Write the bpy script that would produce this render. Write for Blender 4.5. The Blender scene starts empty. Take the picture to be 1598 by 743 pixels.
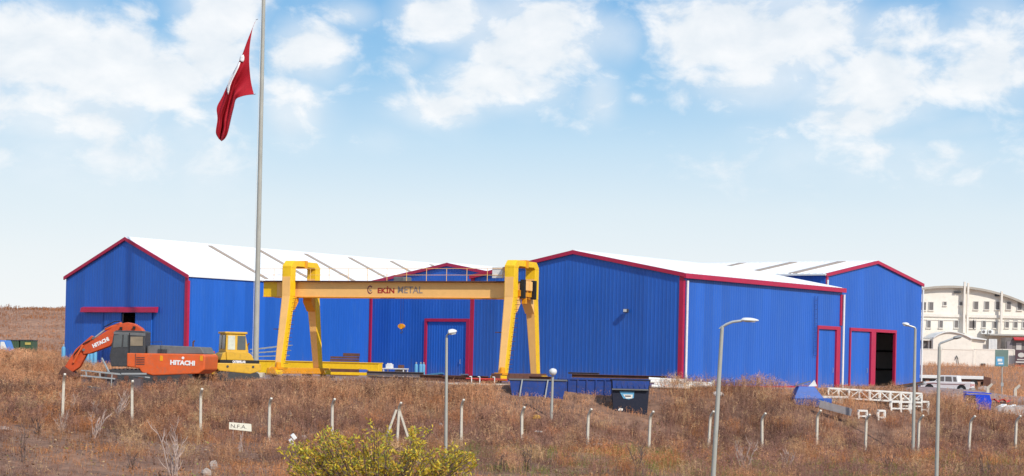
import bpy, math, random
import numpy as np
from mathutils import Vector, Matrix
R = math.radians
random.seed(7)
rng = np.random.default_rng(11)
sc = bpy.context.scene
C = sc.collection

# ---------------------------------------------------------------- camera
F, CX, HY, ROLL, CAMZ = 2900.0, 799.0, 561.2, 0.022, 1.38
cam_d = bpy.data.cameras.new('camera')
cam_d.sensor_fit = 'HORIZONTAL'; cam_d.sensor_width = 36.0
cam_d.lens = 36.0 * F / 1598.0
cam_d.shift_y = (HY - 371.5) / 1598.0
cam_d.clip_start = 0.5; cam_d.clip_end = 6000
cam = bpy.data.objects.new('camera', cam_d); C.objects.link(cam)
cam.matrix_world = Matrix.Translation((0, 0, CAMZ)) @ Matrix.Rotation(math.pi / 2, 4, 'X') @ Matrix.Rotation(ROLL, 4, 'Z')
sc.camera = cam
CR, SR = math.cos(ROLL), math.sin(ROLL)

def ray(px, py):
    u = (px - CX) / F; v = (HY - py) / F
    return u * CR - v * SR, u * SR + v * CR
def W(px, py, Y):
    a, b = ray(px, py); return Vector((a * Y, Y, CAMZ + b * Y))

# ---------------------------------------------------------------- world: sky with clouds
SUN_H = (0.55, -0.835); SUN_EL = R(38)
sun_az = math.atan2(SUN_H[0], SUN_H[1])
world = bpy.data.worlds.new('World'); sc.world = world; world.use_nodes = True
nt = world.node_tree; nt.nodes.clear(); L = nt.links.new
def wn(t, **k):
    n = nt.nodes.new(t)
    for a, b in k.items(): setattr(n, a, b)
    return n
def wmath(op, a, b=None, clamp=False):
    n = wn('ShaderNodeMath', operation=op, use_clamp=clamp)
    for i, v in enumerate((a, b)):
        if v is None: continue
        if isinstance(v, (int, float)): n.inputs[i].default_value = v
        else: L(v, n.inputs[i])
    return n.outputs[0]
def wramp(v, a, b, c=0.0, d=1.0):
    n = wn('ShaderNodeMapRange', interpolation_type='SMOOTHSTEP')
    L(v, n.inputs[0]); n.inputs[1].default_value = a; n.inputs[2].default_value = b
    n.inputs[3].default_value = c; n.inputs[4].default_value = d
    return n.outputs[0]
def wmix(f, a, b):
    n = wn('ShaderNodeMix', data_type='RGBA')
    if isinstance(f, (int, float)): n.inputs[0].default_value = f
    else: L(f, n.inputs[0])
    for i, v in ((6, a), (7, b)):
        if isinstance(v, tuple): n.inputs[i].default_value = (*v, 1)
        else: L(v, n.inputs[i])
    return n.outputs[2]
sky = wn('ShaderNodeTexSky', sky_type='NISHITA', sun_disc=False)
sky.sun_elevation = SUN_EL; sky.sun_rotation = sun_az
sky.air_density = 1.0; sky.dust_density = 0.4; sky.ozone_density = 2.5
tc = wn('ShaderNodeTexCoord'); sep = wn('ShaderNodeSeparateXYZ'); L(tc.outputs['Generated'], sep.inputs[0])
az = wmath('ARCTAN2', sep.outputs[0], sep.outputs[1]); el = wmath('ARCSINE', sep.outputs[2])
comb = wn('ShaderNodeCombineXYZ'); L(az, comb.inputs[0]); L(el, comb.inputs[1])
# clear-sky colour by height above the horizon (units of the Nishita sky), blended with the sky texture
elr = wn('ShaderNodeValToRGB'); L(wmath('MULTIPLY', el, 2.0), elr.inputs[0])
cr = elr.color_ramp; cr.interpolation = 'LINEAR'
stops = [(0.0, (.95, .96, .965)), (.10, (.86, .915, .95)), (.16, (.76, .87, .94)), (.23, (.57, .77, .93)), (.30, (.34, .61, .88)), (.40, (.18, .46, .81)), (.60, (.12, .37, .74)), (1.0, (.09, .30, .66))]
cr.elements[0].position = 0; cr.elements[0].color = (*stops[0][1], 1); cr.elements[1].position = 1; cr.elements[1].color = (*stops[-1][1], 1)
for p, c in stops[1:-1]:
    e = cr.elements.new(p); e.color = (*c, 1)
sc_ = wn('ShaderNodeVectorMath', operation='SCALE'); L(elr.outputs[0], sc_.inputs[0]); sc_.inputs['Scale'].default_value = 10.0
clear = wmix(0.93, sky.outputs[0], sc_.outputs[0])
# cloud masses (pixel centre, radii, weight) turned into directions
blobs = [(60, 95, 120, 55, 1.2), (190, 125, 120, 60, 1.15), (120, 180, 160, 55, .8), (335, 55, 62, 75, 1.15), (225, 32, 34, 16, .55), (300, 200, 80, 60, .55), (480, 80, 60, 42, 1.0), (455, 170, 46, 50, .8),
         (330, 262, 60, 46, .62), (190, 240, 170, 60, .55), (60, 255, 140, 60, .5), (1300, 250, 170, 45, .45), (1500, 260, 140, 50, .45), (545, 25, 45, 22, .7), (700, 30, 75, 42, 1.0), (830, 60, 110, 60, 1.05), (770, 130, 110, 40, .85), (690, 165, 60, 26, .9), (640, 95, 40, 22, .6), (940, 150, 34, 42, .7), (950, 60, 60, 40, .7),
         (1120, 50, 95, 60, 1.1), (1230, 60, 110, 60, 1.1), (1170, 120, 120, 38, .8), (1380, 140, 110, 55, 1.0), (1340, 190, 70, 26, .8), (1400, 70, 90, 45, .7), (1540, 110, 90, 60, .85), (1560, 40, 70, 40, .55), (990, 155, 22, 12, .5), (600, 225, 50, 22, .32), (1490, 210, 90, 30, .4)]
S = None
for (bx_, by_, rx, ry, w) in blobs:
    a_, b_ = ray(bx_, by_)
    vm = wn('ShaderNodeVectorMath', operation='SUBTRACT'); L(comb.outputs[0], vm.inputs[0]); vm.inputs[1].default_value = (math.atan(a_), math.atan(b_), 0)
    vs = wn('ShaderNodeVectorMath', operation='MULTIPLY'); L(vm.outputs[0], vs.inputs[0]); vs.inputs[1].default_value = (F / rx / 1.25, F / ry / 1.25, 0)
    vd = wn('ShaderNodeVectorMath', operation='DOT_PRODUCT'); L(vs.outputs[0], vd.inputs[0]); L(vs.outputs[0], vd.inputs[1])
    ex = wmath('EXPONENT', wmath('MULTIPLY', vd.outputs['Value'], -1.0))
    t_ = wmath('MULTIPLY', ex, w)
    S = t_ if S is None else wmath('MAXIMUM', S, t_)
def wnoise(off, scale, detail=9, rough=.6, sy=1.5):
    mp = wn('ShaderNodeMapping'); L(comb.outputs[0], mp.inputs[0]); mp.inputs['Location'].default_value = off; mp.inputs['Scale'].default_value = (1, sy, 1)
    n = wn('ShaderNodeTexNoise'); L(mp.outputs[0], n.inputs['Vector']); n.inputs['Scale'].default_value = scale; n.inputs['Detail'].default_value = detail; n.inputs['Roughness'].default_value = rough
    n.inputs['Distortion'].default_value = .25
    return n.outputs[0]
low = wnoise((3.1, 1.7, 0), 4.0, 3, .5)
beyond = wmath('MAXIMUM', wramp(wmath('ABSOLUTE', az), .30, .42), wramp(el, .22, .32))
S = wmath('MAXIMUM', S, wmath('MULTIPLY', wmath('MULTIPLY', wramp(low, .45, .65), beyond), wramp(el, .05, .12)))
n1 = wnoise((0, 0, 0), 30, 10, .58); n1b = wnoise((-.006, -.012, 0), 30, 4, .5)
n3 = wnoise((5.2, 2.1, 0), 13, 5, .5)
dens = wramp(wmath('ADD', S, wmath('MULTIPLY', wmath('SUBTRACT', n1, .5), 1.9)), .16, .84)
veil = wramp(wmath('ADD', S, wmath('MULTIPLY', wmath('SUBTRACT', n3, .5), 1.1)), .0, .9)
dens = wmath('MAXIMUM', wmath('MULTIPLY', dens, .97), wmath('MULTIPLY', veil, .66))
haze_fade = wramp(el, .055, .12)
dens = wmath('MULTIPLY', dens, haze_fade)
light = wmath('ADD', wmath('MULTIPLY', wmath('SUBTRACT', n1, n1b), 2.2), .55, True)
ccol = wmix(light, (8.2, 8.75, 9.25), (10.2, 10.2, 10.2))
skyc = wmix(wmath('MULTIPLY', dens, .93), clear, ccol)
bg = wn('ShaderNodeBackground'); L(skyc, bg.inputs[0]); bg.inputs[1].default_value = 0.1
wo = wn('ShaderNodeOutputWorld'); L(bg.outputs[0], wo.inputs[0])

# ---------------------------------------------------------------- sun, exposure
sd = bpy.data.lights.new('sun', 'SUN'); sd.energy = 3.8; sd.angle = R(0.6); sd.color = (1, .95, .87)
sun = bpy.data.objects.new('sun', sd); C.objects.link(sun)
sdir = Vector((SUN_H[0] * math.cos(SUN_EL), SUN_H[1] * math.cos(SUN_EL), math.sin(SUN_EL)))
sun.rotation_euler = sdir.to_track_quat('Z', 'Y').to_euler(); sun.location = (20, -20, 40)
sc.view_settings.view_transform = 'Standard'; sc.view_settings.look = 'None'
sc.view_settings.exposure = 0.0; sc.view_settings.gamma = 1.0
sc.cycles.max_bounces = 6; sc.cycles.transparent_max_bounces = 8

# ---------------------------------------------------------------- materials
MATS = {}
def mat(name, col, rough=.55, var=.12, scale=3.0, bump=0.0, bscale=30.0, metal=0.0, dirt=None, dirt_amt=.0, stretch=(1, 1, 1), spec=.4, attr=None, trans=0.0, emit=None):
    if name in MATS: return MATS[name]
    m = bpy.data.materials.new(name); m.use_nodes = True; t = m.node_tree; ns = t.nodes; ln = t.links.new
    b = ns['Principled BSDF']; b.inputs['Roughness'].default_value = rough; b.inputs['Metallic'].default_value = metal
    b.inputs['Specular IOR Level'].default_value = spec
    co = ns.new('ShaderNodeTexCoord'); mp = ns.new('ShaderNodeMapping'); ln(co.outputs['Object'], mp.inputs[0]); mp.inputs['Scale'].default_value = stretch
    nz = ns.new('ShaderNodeTexNoise'); ln(mp.outputs[0], nz.inputs['Vector']); nz.inputs['Scale'].default_value = scale; nz.inputs['Detail'].default_value = 6; nz.inputs['Roughness'].default_value = .65
    mr = ns.new('ShaderNodeMapRange'); ln(nz.outputs[0], mr.inputs[0]); mr.inputs[1].default_value = .25; mr.inputs[2].default_value = .75; mr.inputs[3].default_value = 1 - var; mr.inputs[4].default_value = 1 + var
    hs = ns.new('ShaderNodeVectorMath'); hs.operation = 'SCALE'
    if attr:
        at = ns.new('ShaderNodeAttribute'); at.attribute_name = attr; ln(at.outputs['Color'], hs.inputs[0])
    else: hs.inputs[0].default_value = col
    ln(mr.outputs[0], hs.inputs['Scale']); outc = hs.outputs[0]
    if dirt:
        nz2 = ns.new('ShaderNodeTexNoise'); ln(mp.outputs[0], nz2.inputs['Vector']); nz2.inputs['Scale'].default_value = scale * 2.7; nz2.inputs['Detail'].default_value = 8; nz2.inputs['Roughness'].default_value = .7
        m2 = ns.new('ShaderNodeMapRange'); ln(nz2.outputs[0], m2.inputs[0]); m2.inputs[1].default_value = .5; m2.inputs[2].default_value = .72; m2.inputs[4].default_value = dirt_amt
        mx = ns.new('ShaderNodeMix'); mx.data_type = 'RGBA'; ln(m2.outputs[0], mx.inputs[0]); ln(outc, mx.inputs[6]); mx.inputs[7].default_value = (*dirt, 1); outc = mx.outputs[2]
    ln(outc, b.inputs['Base Color'])
    if bump:
        nb = ns.new('ShaderNodeTexNoise'); ln(mp.outputs[0], nb.inputs['Vector']); nb.inputs['Scale'].default_value = bscale; nb.inputs['Detail'].default_value = 5
        bp = ns.new('ShaderNodeBump'); bp.inputs['Strength'].default_value = bump; bp.inputs['Distance'].default_value = .05; ln(nb.outputs[0], bp.inputs['Height']); ln(bp.outputs[0], b.inputs['Normal'])
    if trans:
        tr = ns.new('ShaderNodeBsdfTranslucent'); ln(outc, tr.inputs[0]); ms = ns.new('ShaderNodeMixShader'); ms.inputs[0].default_value = trans
        ln(b.outputs[0], ms.inputs[1]); ln(tr.outputs[0], ms.inputs[2]); ln(ms.outputs[0], ns['Material Output'].inputs[0])
    MATS[name] = m; return m
BLUE = mat('blue_sheet', (.019, .118, .50), .42, .10, .5, dirt=(.06, .17, .45), dirt_amt=.25, stretch=(1.5, 1.5, .35))
BLUED = mat('blue_door_sheet', (.018, .125, .52), .42, .10, .6, dirt=(.05, .11, .40), dirt_amt=.25, stretch=(1.5, 1.5, .35))
LINER = mat('inner_liner', (.42, .39, .37), .8, .15, .8)
for bm_ in (BLUE, BLUED):
    t = bm_.node_tree; ns = t.nodes; b_ = ns['Principled BSDF']; src = b_.inputs['Base Color'].links[0].from_socket
    co = ns.new('ShaderNodeTexCoord'); sp = ns.new('ShaderNodeSeparateXYZ'); t.links.new(co.outputs['Object'], sp.inputs[0])
    mp = ns.new('ShaderNodeMapping'); t.links.new(co.outputs['Object'], mp.inputs[0]); mp.inputs['Scale'].default_value = (2.2, 2.2, .10)
    nz = ns.new('ShaderNodeTexNoise'); t.links.new(mp.outputs[0], nz.inputs['Vector']); nz.inputs['Scale'].default_value = 2.0; nz.inputs['Detail'].default_value = 5
    ad = ns.new('ShaderNodeMath'); ad.operation = 'MULTIPLY_ADD'; t.links.new(nz.outputs[0], ad.inputs[0]); ad.inputs[1].default_value = -3.2; t.links.new(sp.outputs[2], ad.inputs[2])
    mr = ns.new('ShaderNodeMapRange'); t.links.new(ad.outputs[0], mr.inputs[0]); mr.inputs[1].default_value = -1.9; mr.inputs[2].default_value = -.6; mr.inputs[3].default_value = .34; mr.inputs[4].default_value = 0
    mx = ns.new('ShaderNodeMix'); mx.data_type = 'RGBA'; t.links.new(mr.outputs[0], mx.inputs[0]); t.links.new(src, mx.inputs[6]); mx.inputs[7].default_value = (.20, .17, .22, 1)
    # one-metre sheets: slight tone difference from sheet to sheet
    ax = ns.new('ShaderNodeMath'); ax.operation = 'ADD'; t.links.new(sp.outputs[0], ax.inputs[0]); t.links.new(sp.outputs[1], ax.inputs[1])
    fl_ = ns.new('ShaderNodeMath'); fl_.operation = 'FLOOR'; t.links.new(ax.outputs[0], fl_.inputs[0])
    wn_ = ns.new('ShaderNodeTexWhiteNoise'); wn_.noise_dimensions = '1D'; t.links.new(fl_.outputs[0], wn_.inputs['W'])
    m2_ = ns.new('ShaderNodeMapRange'); t.links.new(wn_.outputs['Value'], m2_.inputs[0]); m2_.inputs[3].default_value = .90; m2_.inputs[4].default_value = 1.08
    sc2 = ns.new('ShaderNodeVectorMath'); sc2.operation = 'SCALE'; t.links.new(mx.outputs[2], sc2.inputs[0]); t.links.new(m2_.outputs[0], sc2.inputs['Scale'])
    t.links.new(sc2.outputs[0], b_.inputs['Base Color'])
CRIM = mat('crimson_trim', (.46, .014, .062), .45, .12, 1.2, dirt=(.25, .04, .06), dirt_amt=.3)
ROOF = mat('white_roof_sheet', (.86, .85, .83), .45, .04, .4)
SKYL = mat('skylight_sheet', (.42, .32, .24), .5, .12, 2.0, dirt=(.22, .17, .13), dirt_amt=.4)
WHITE = mat('white_paint', (.78, .77, .74), .5, .08, 3.0, dirt=(.45, .40, .34), dirt_amt=.35)
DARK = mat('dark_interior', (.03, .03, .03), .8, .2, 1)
BLACK = mat('black_rubber', (.018, .018, .018), .7, .3, 5)
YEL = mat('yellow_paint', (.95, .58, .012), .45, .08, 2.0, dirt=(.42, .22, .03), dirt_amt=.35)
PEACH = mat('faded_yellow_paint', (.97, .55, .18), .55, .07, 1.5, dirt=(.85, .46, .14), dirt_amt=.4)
OYEL = mat('orange_yellow_paint', (.82, .34, .012), .5, .1, 2.0, dirt=(.35, .16, .03), dirt_amt=.35)
CATY = mat('loader_yellow', (.70, .40, .03), .5, .1, 2.5, dirt=(.28, .17, .06), dirt_amt=.45)
ORAN = mat('orange_paint', (.72, .12, .026), .5, .14, 2.0, dirt=(.40, .17, .10), dirt_amt=.6)
OBOOM = mat('weathered_orange_paint', (.60, .085, .022), .55, .18, 2.5, dirt=(.24, .08, .05), dirt_amt=.6)
GREYP = mat('grey_paint', (.16, .16, .16), .6, .15, 3, dirt=(.09, .08, .07), dirt_amt=.4)
GREYP2 = mat('weathered_grey_steel', (.30, .27, .27), .7, .2, 3, dirt=(.22, .15, .11), dirt_amt=.5)
DGREY = mat('dark_grey_paint', (.055, .055, .058), .5, .2, 4, dirt=(.14, .11, .09), dirt_amt=.4)
GLASS = mat('window_glass', (.10, .11, .11), .12, .2, 2, spec=.6)
GLASSW = mat('pale_glass', (.62, .62, .50), .2, .25, 3, spec=.6)  # paler than the other glass, for one loader cab pane
GALV = mat('galvanised_steel', (.42, .43, .42), .45, .12, 3, metal=.25, dirt=(.25, .24, .22), dirt_amt=.3)
LPOLE = mat('weathered_pole', (.40, .39, .34), .55, .15, 2.5, dirt=(.25, .25, .19), dirt_amt=.4, stretch=(1, 1, .4))
LAMPW = mat('lamp_housing', (.72, .72, .70), .35, .06, 4)
CONC = mat('concrete', (.60, .54, .44), .9, .14, 6, .3, 40, dirt=(.35, .31, .26), dirt_amt=.4)
RUST = mat('rusty_steel', (.14, .062, .042), .85, .3, 3, .2, 30, dirt=(.07, .04, .035), dirt_amt=.5)
STEELD = mat('mill_steel', (.13, .105, .11), .7, .25, 3, dirt=(.12, .055, .035), dirt_amt=.5)
LBLUE = mat('light_blue_paint', (.12, .36, .56), .5, .1, 4)
SKIPB = mat('skip_blue', (.014, .052, .25), .6, .25, 2, dirt=(.09, .06, .05), dirt_amt=.7)
SKIPN = mat('skip_navy', (.010, .013, .030), .55, .2, 3, dirt=(.05, .045, .05), dirt_amt=.4)
BINB = mat('bin_blue', (.010, .06, .62), .4, .1, 3)
HOPB = mat('hopper_blue', (.03, .11, .42), .55, .15, 3, dirt=(.12, .10, .13), dirt_amt=.4)
WST = mat('white_steel', (.84, .81, .74), .6, .1, 3, dirt=(.45, .36, .28), dirt_amt=.35)
RED = mat('red_paint', (.62, .05, .04), .5, .12, 3)
CREAM = mat('cream_render', (.84, .77, .67), .9, .06, .6, dirt=(.52, .46, .38), dirt_amt=.3)
CREAM2 = mat('cream_render_wall', (.80, .73, .64), .9, .07, .8, dirt=(.48, .42, .35), dirt_amt=.35)
DWIN = mat('hazed_window', (.18, .16, .15), .25, .2, 2)  # dark panes lightened, distance haze is put into the colour
FLAGR = mat('flag_red', (.50, .012, .028), .8, .12, 2.0, trans=.25)
FLAGW = mat('flag_white', (.80, .76, .74), .8, .05, 2.0)
BARK = mat('pale_bark', (.44, .33, .28), .9, .2, 8)
BARKD = mat('dark_bark', (.13, .085, .07), .9, .25, 8)
ROCK = mat('pale_rock', (.42, .34, .29), .95, .2, 6, .4, 20)
TXR = mat('lettering_red', (.42, .02, .02), .6, .15, 6)
TXG = mat('lettering_grey', (.30, .24, .22), .6, .15, 6)
TXW = mat('lettering_white', (.85, .82, .80), .5, .05, 6)
TXD = mat('lettering_dark', (.10, .07, .07), .6, .1, 6)
GREENP = mat('green_paint', (.06, .11, .06), .6, .15, 2, dirt=(.12, .09, .05), dirt_amt=.4)
TRUCKW = mat('truck_white', (.78, .76, .74), .3, .04, 3)
TRUCKG = mat('truck_mauve_panel', (.76, .69, .67), .35, .06, 3)
LIGHTRED = mat('tail_red', (.55, .03, .03), .3, .05, 3)

# ---------------------------------------------------------------- mesh builder
class MB:
    def __init__(s): s.v = []; s.f = []
    def add(s, vs, fs):
        n = len(s.v); s.v += [tuple(v) for v in vs]; s.f += [tuple(i + n for i in f) for f in fs]; return s
    def box(s, x0, x1, y0, y1, z0, z1):
        return s.add([(x0, y0, z0), (x1, y0, z0), (x1, y1, z0), (x0, y1, z0), (x0, y0, z1), (x1, y0, z1), (x1, y1, z1), (x0, y1, z1)],
                     [(0, 3, 2, 1), (4, 5, 6, 7), (0, 1, 5, 4), (1, 2, 6, 5), (2, 3, 7, 6), (3, 0, 4, 7)])
    def beam(s, a, b, w, h, w2=None, h2=None, up=(0, 0, 1)):
        a = Vector(a); b = Vector(b); d = (b - a).normalized(); u = Vector(up)
        if abs(d.dot(u)) > .97: u = Vector((0, 1, 0))
        sx = d.cross(u).normalized(); uy = sx.cross(d).normalized(); w2 = w if w2 is None else w2; h2 = h if h2 is None else h2
        vs = []
        for p, ww, hh in ((a, w, h), (b, w2, h2)):
            for i, j in ((-1, -1), (1, -1), (1, 1), (-1, 1)): vs.append(p + sx * (ww / 2 * i) + uy * (hh / 2 * j))
        return s.add(vs, [(0, 1, 2, 3), (7, 6, 5, 4), (0, 4, 5, 1), (1, 5, 6, 2), (2, 6, 7, 3), (3, 7, 4, 0)])
    def tube(s, pts, r, n=8, caps=True):
        pts = [Vector(p) for p in pts]; k = len(pts); rs = r if isinstance(r, (list, tuple)) else [r] * k
        vs = []; ref = None
        for i, p in enumerate(pts):
            d = (pts[min(i + 1, k - 1)] - pts[max(i - 1, 0)]).normalized()
            if ref is None: ref = Vector((0, 0, 1)) if abs(d.z) < .9 else Vector((1, 0, 0))
            ref = (ref - d * ref.dot(d)).normalized(); o = d.cross(ref)
            for j in range(n):
                a = 2 * math.pi * j / n; vs.append(p + (ref * math.cos(a) + o * math.sin(a)) * rs[i])
        fs = [(i * n + j, i * n + (j + 1) % n, (i + 1) * n + (j + 1) % n, (i + 1) * n + j) for i in range(k - 1) for j in range(n)]
        if caps: fs += [tuple(reversed(range(n))), tuple(range((k - 1) * n, k * n))]
        return s.add(vs, fs)
    def prism(s, poly, y0, y1, axis='y'):
        n = len(poly)
        def pt(p, t): return (p[0], t, p[1]) if axis == 'y' else ((t, p[0], p[1]) if axis == 'x' else (p[0], p[1], t))
        vs = [pt(p, y0) for p in poly] + [pt(p, y1) for p in poly]
        fs = [tuple(range(n)), tuple(reversed(range(n, 2 * n)))] + [(i, i + n, (i + 1) % n + n, (i + 1) % n) for i in range(n)]
        return s.add(vs, fs)
    def cyl(s, c, r, y0, y1, n=20, axis='y'):
        return s.prism([(c[0] + r * math.cos(2 * math.pi * i / n), c[1] + r * math.sin(2 * math.pi * i / n)) for i in range(n)], y0, y1, axis)
    def lathe(s, c, prof, n=16):
        vs = []; k = len(prof)
        for r, z in prof:
            for j in range(n): a = 2 * math.pi * j / n; vs.append((c[0] + r * math.cos(a), c[1] + r * math.sin(a), c[2] + z))
        fs = [(i * n + j, i * n + (j + 1) % n, (i + 1) * n + (j + 1) % n, (i + 1) * n + j) for i in range(k - 1) for j in range(n)]
        fs += [tuple(reversed(range(n))), tuple(range((k - 1) * n, k * n))]
        return s.add(vs, fs)
    def build(s, name, m, parent=None, smooth=False, bevel=0, recalc=True):
        me = bpy.data.meshes.new(name); me.from_pydata(s.v, [], s.f)
        if recalc:
            import bmesh
            b = bmesh.new(); b.from_mesh(me); bmesh.ops.recalc_face_normals(b, faces=b.faces); b.to_mesh(me); b.free()
        me.materials.append(m); me.update()
        if smooth:
            me.polygons.foreach_set('use_smooth', [True] * len(me.polygons)); me.set_sharp_from_angle(angle=R(40))
        o = bpy.data.objects.new(name, me); C.objects.link(o)
        if parent is not None: o.parent = parent
        if bevel:
            bv = o.modifiers.new('bevel', 'BEVEL'); bv.width = bevel; bv.segments = 2; bv.limit_method = 'ANGLE'; bv.angle_limit = R(40)
        return o
def tag(o, label, cat, group=None, kind=None):
    if label: o['label'] = label
    if cat: o['category'] = cat
    if group: o['group'] = group
    if kind: o['kind'] = kind
    return o
def thing(name, label, cat, loc=(0, 0, 0), rz=0, group=None):
    o = bpy.data.objects.new(name, None); C.objects.link(o); o.location = loc; o.rotation_euler = (0, 0, rz); o.empty_display_size = .3
    return tag(o, label, cat, group)
def text(name, s, size, loc, rot, m, parent, off=0.0, sx=1.0, extr=.004, shear=0.0, align='CENTER'):
    cu = bpy.data.curves.new('lettering', 'FONT'); cu.body = s; cu.size = size; cu.extrude = extr; cu.offset = off; cu.align_x = align; cu.align_y = 'CENTER'; cu.resolution_u = 3; cu.shear = shear
    to = bpy.data.objects.new('lettering', cu); C.objects.link(to)
    dg = bpy.context.evaluated_depsgraph_get(); me = bpy.data.meshes.new_from_object(to.evaluated_get(dg)); bpy.data.objects.remove(to)
    me.materials.clear(); me.materials.append(m)
    o = bpy.data.objects.new(name, me); C.objects.link(o); o.parent = parent; o.location = loc; o.rotation_euler = rot; o.scale = (sx, 1, 1)
    return o

# ---------------------------------------------------------------- terrain
def ss(a, b, x): t = np.clip((x - a) / (b - a), 0, 1); return t * t * (3 - 2 * t)
def vnoise(x, y, seed=0):
    x = np.asarray(x, float); y = np.asarray(y, float)
    xi = np.floor(x).astype(np.int64); yi = np.floor(y).astype(np.int64); xf = x - xi; yf = y - yi
    def h(a, b):
        n = (a * 374761393 + b * 668265263 + seed * 144269) & 0xFFFFFFFF
        n = ((n ^ (n >> 13)) * 1274126177) & 0xFFFFFFFF
        return ((n ^ (n >> 16)) & 0xFFFF) / 65535.0
    u = xf * xf * (3 - 2 * xf); v = yf * yf * (3 - 2 * yf)
    return (h(xi, yi) * (1 - u) + h(xi + 1, yi) * u) * (1 - v) + (h(xi, yi + 1) * (1 - u) + h(xi + 1, yi + 1) * u) * v
def fbm(x, y, o=4, seed=0):
    r = 0; a = .5; t = 0
    for i in range(o): r = r + a * vnoise(x, y, seed + i); t += a; a *= .5; x = np.asarray(x) * 2.03; y = np.asarray(y) * 2.03
    return r / t
def fenceY(X): return 85 + (np.clip(X, -50, 50) + 20.6) * .364
def edgeY(X): return np.interp(X, [-40, -26, -20, -14, 0, 5, 12, 18, 24, 30, 40], [119, 113, 108, 104.3, 103.6, 104.8, 107, 110, 113.5, 120, 128])
def hgt(X, Y):
    X = np.asarray(X, float); Y = np.asarray(Y, float)
    yf = fenceY(X); ye = edgeY(X)
    zf = np.interp(X, [-45, -20.6, -15, -11.5, 0, 28, 60], [-.8, -1.9, -2.4, -2.75, -3.0, -3.3, -3.4])
    zy = np.interp(X, [-60, -36, -31, -26, -23], [1.2, .95, .7, .2, 0])
    zy = zy * (1 - .8 * ss(126, 150, Y)) - .8 * ss(22, 30, X) * (1 - ss(121, 131, Y)) - 1.0 * ss(31.6, 36, X) * ss(122, 140, Y)
    zy = zy + ss(185, 275, Y) * ss(20, 35, X) * 2.9
    t = np.clip((Y - yf) / (ye - yf), 0, 1); t = t * (1 - .25) + .25 * t * t * (3 - 2 * t)
    k = np.interp(X, [-20, -10, 0], [.055, .03, .016])
    z = np.where(Y < yf, np.maximum(zf + (Y - yf) * k, -3.45), zf + (zy - zf) * t)
    b = (1 - ss(0, 1.5, Y - ye)) * .22 + .02
    z = z + (fbm(X * .35, Y * .35, 4, 5) - .5) * b * 2 * np.where(Y < 20, 0, 1)
    hill = ss(205, 262, Y) * (6.6 + 1.6 * (fbm(X * .03 + 9, Y * .015, 3, 3) - .5) + 1.2 * (fbm(X * .12, Y * .12, 3, 8) - .5)) * (1 - ss(-60, 10, X))
    ter = np.floor(hill / 1.3) * 1.3 + 1.3 * ss(.2, .9, hill / 1.3 - np.floor(hill / 1.3))
    return z + .5 * hill + .5 * ter
def gz(X, Y): return float(hgt(np.array([X]), np.array([Y]))[0])
def solveY(px, py, y0=66.0, y1=135.0):
    Y = y0
    while Y < y1:
        p = W(px, py, Y)
        if gz(p.x, Y) >= p.z: return Y
        Y += .25
    return y1
def grid_axis(segs):
    out = []
    for a, b, st in segs: out += list(np.arange(a, b, st))
    return np.array(out + [segs[-1][1]])
gx = grid_axis([(-2500, -200, 230), (-200, -50, 6), (-50, 50, .6), (50, 200, 6), (200, 2500, 230)])
gy = grid_axis([(-60, 50, 10), (50, 130, .6), (130, 300, 2.0), (300, 600, 30), (600, 4500, 390)])
GX, GY = np.meshgrid(gx, gy); GZ = hgt(GX, GY)
nx, ny = len(gx), len(gy)
me = bpy.data.meshes.new('ground')
idx = np.arange(nx * ny).reshape(ny, nx)
quads = np.stack([idx[:-1, :-1], idx[:-1, 1:], idx[1:, 1:], idx[1:, :-1]], -1).reshape(-1, 4)
me.from_pydata(np.stack([GX, GY, GZ], -1).reshape(-1, 3).tolist(), [], quads.tolist())
ca = me.color_attributes.new('Col', 'FLOAT_COLOR', 'POINT')
yard = ss(-.3, 1.2, GY - edgeY(GX)) * (GY < 185) * (1 - ss(-26, -30, GX) * 0) * ss(-30, -25, GX)
yard = yard * (1 - ss(128, 150, GY) * ss(40, 48, GX))
soil = np.array([.17, .088, .057]); soil2 = np.array([.32, .175, .105]); gravel = np.array([.36, .245, .205]); hillc = np.array([.34, .185, .115])
nn = fbm(GX * .5, GY * .5, 4, 21)[..., None]
col = soil * (1 - nn) + soil2 * nn
far = ss(150, 230, GY)[..., None]; col = col * (1 - far) + hillc * far * (.7 + .6 * nn)
col = col * (1 - yard[..., None]) + gravel * (.8 + .4 * nn) * yard[..., None]
ca.data.foreach_set('color', np.concatenate([col, np.ones((ny, nx, 1))], -1).ravel().astype(np.float32))
GROUND = mat('ground_soil', (.2, .1, .07), .95, .45, 1.7, .6, 6, attr='Col', dirt=(.055, .032, .026), dirt_amt=.55)
me.materials.append(GROUND)
ground = bpy.data.objects.new('ground', me); C.objects.link(ground); tag(ground, 'dry brown earth sloping up to the factory yard', None, kind='structure')

# ---------------------------------------------------------------- halls
TH = R(-37)
def rot2(x, y, a): return x * math.cos(a) - y * math.sin(a), x * math.sin(a) + y * math.cos(a)
class Hall:
    def __init__(s, ox, oy, w, l, ez, az_, label, group='blue steel halls of the factory'):
        s.o = Vector((ox, oy)); s.w = w; s.l = l; s.ez = ez; s.az = az_
        s.root = thing('steel_hall', label, 'industrial hall', (ox, oy, 0), TH, group)
    def pix(s, px, py, plane='front', pos=None):
        a, b = ray(px, py); ca, sa = math.cos(-TH), math.sin(-TH)
        # local = R(-TH) (Y*(a,1) - o)
        lx1, ly1 = a * ca - 1 * sa, a * sa + 1 * ca; lx0, ly0 = rot2(s.o.x, s.o.y, -TH)
        if plane == 'front': p = 0 if pos is None else pos; Y = (p + ly0) / ly1; return Y * lx1 - lx0, CAMZ + b * Y
        p = s.w if pos is None else pos; Y = (p + lx0) / lx1; return Y * ly1 - ly0, CAMZ + b * Y
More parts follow.
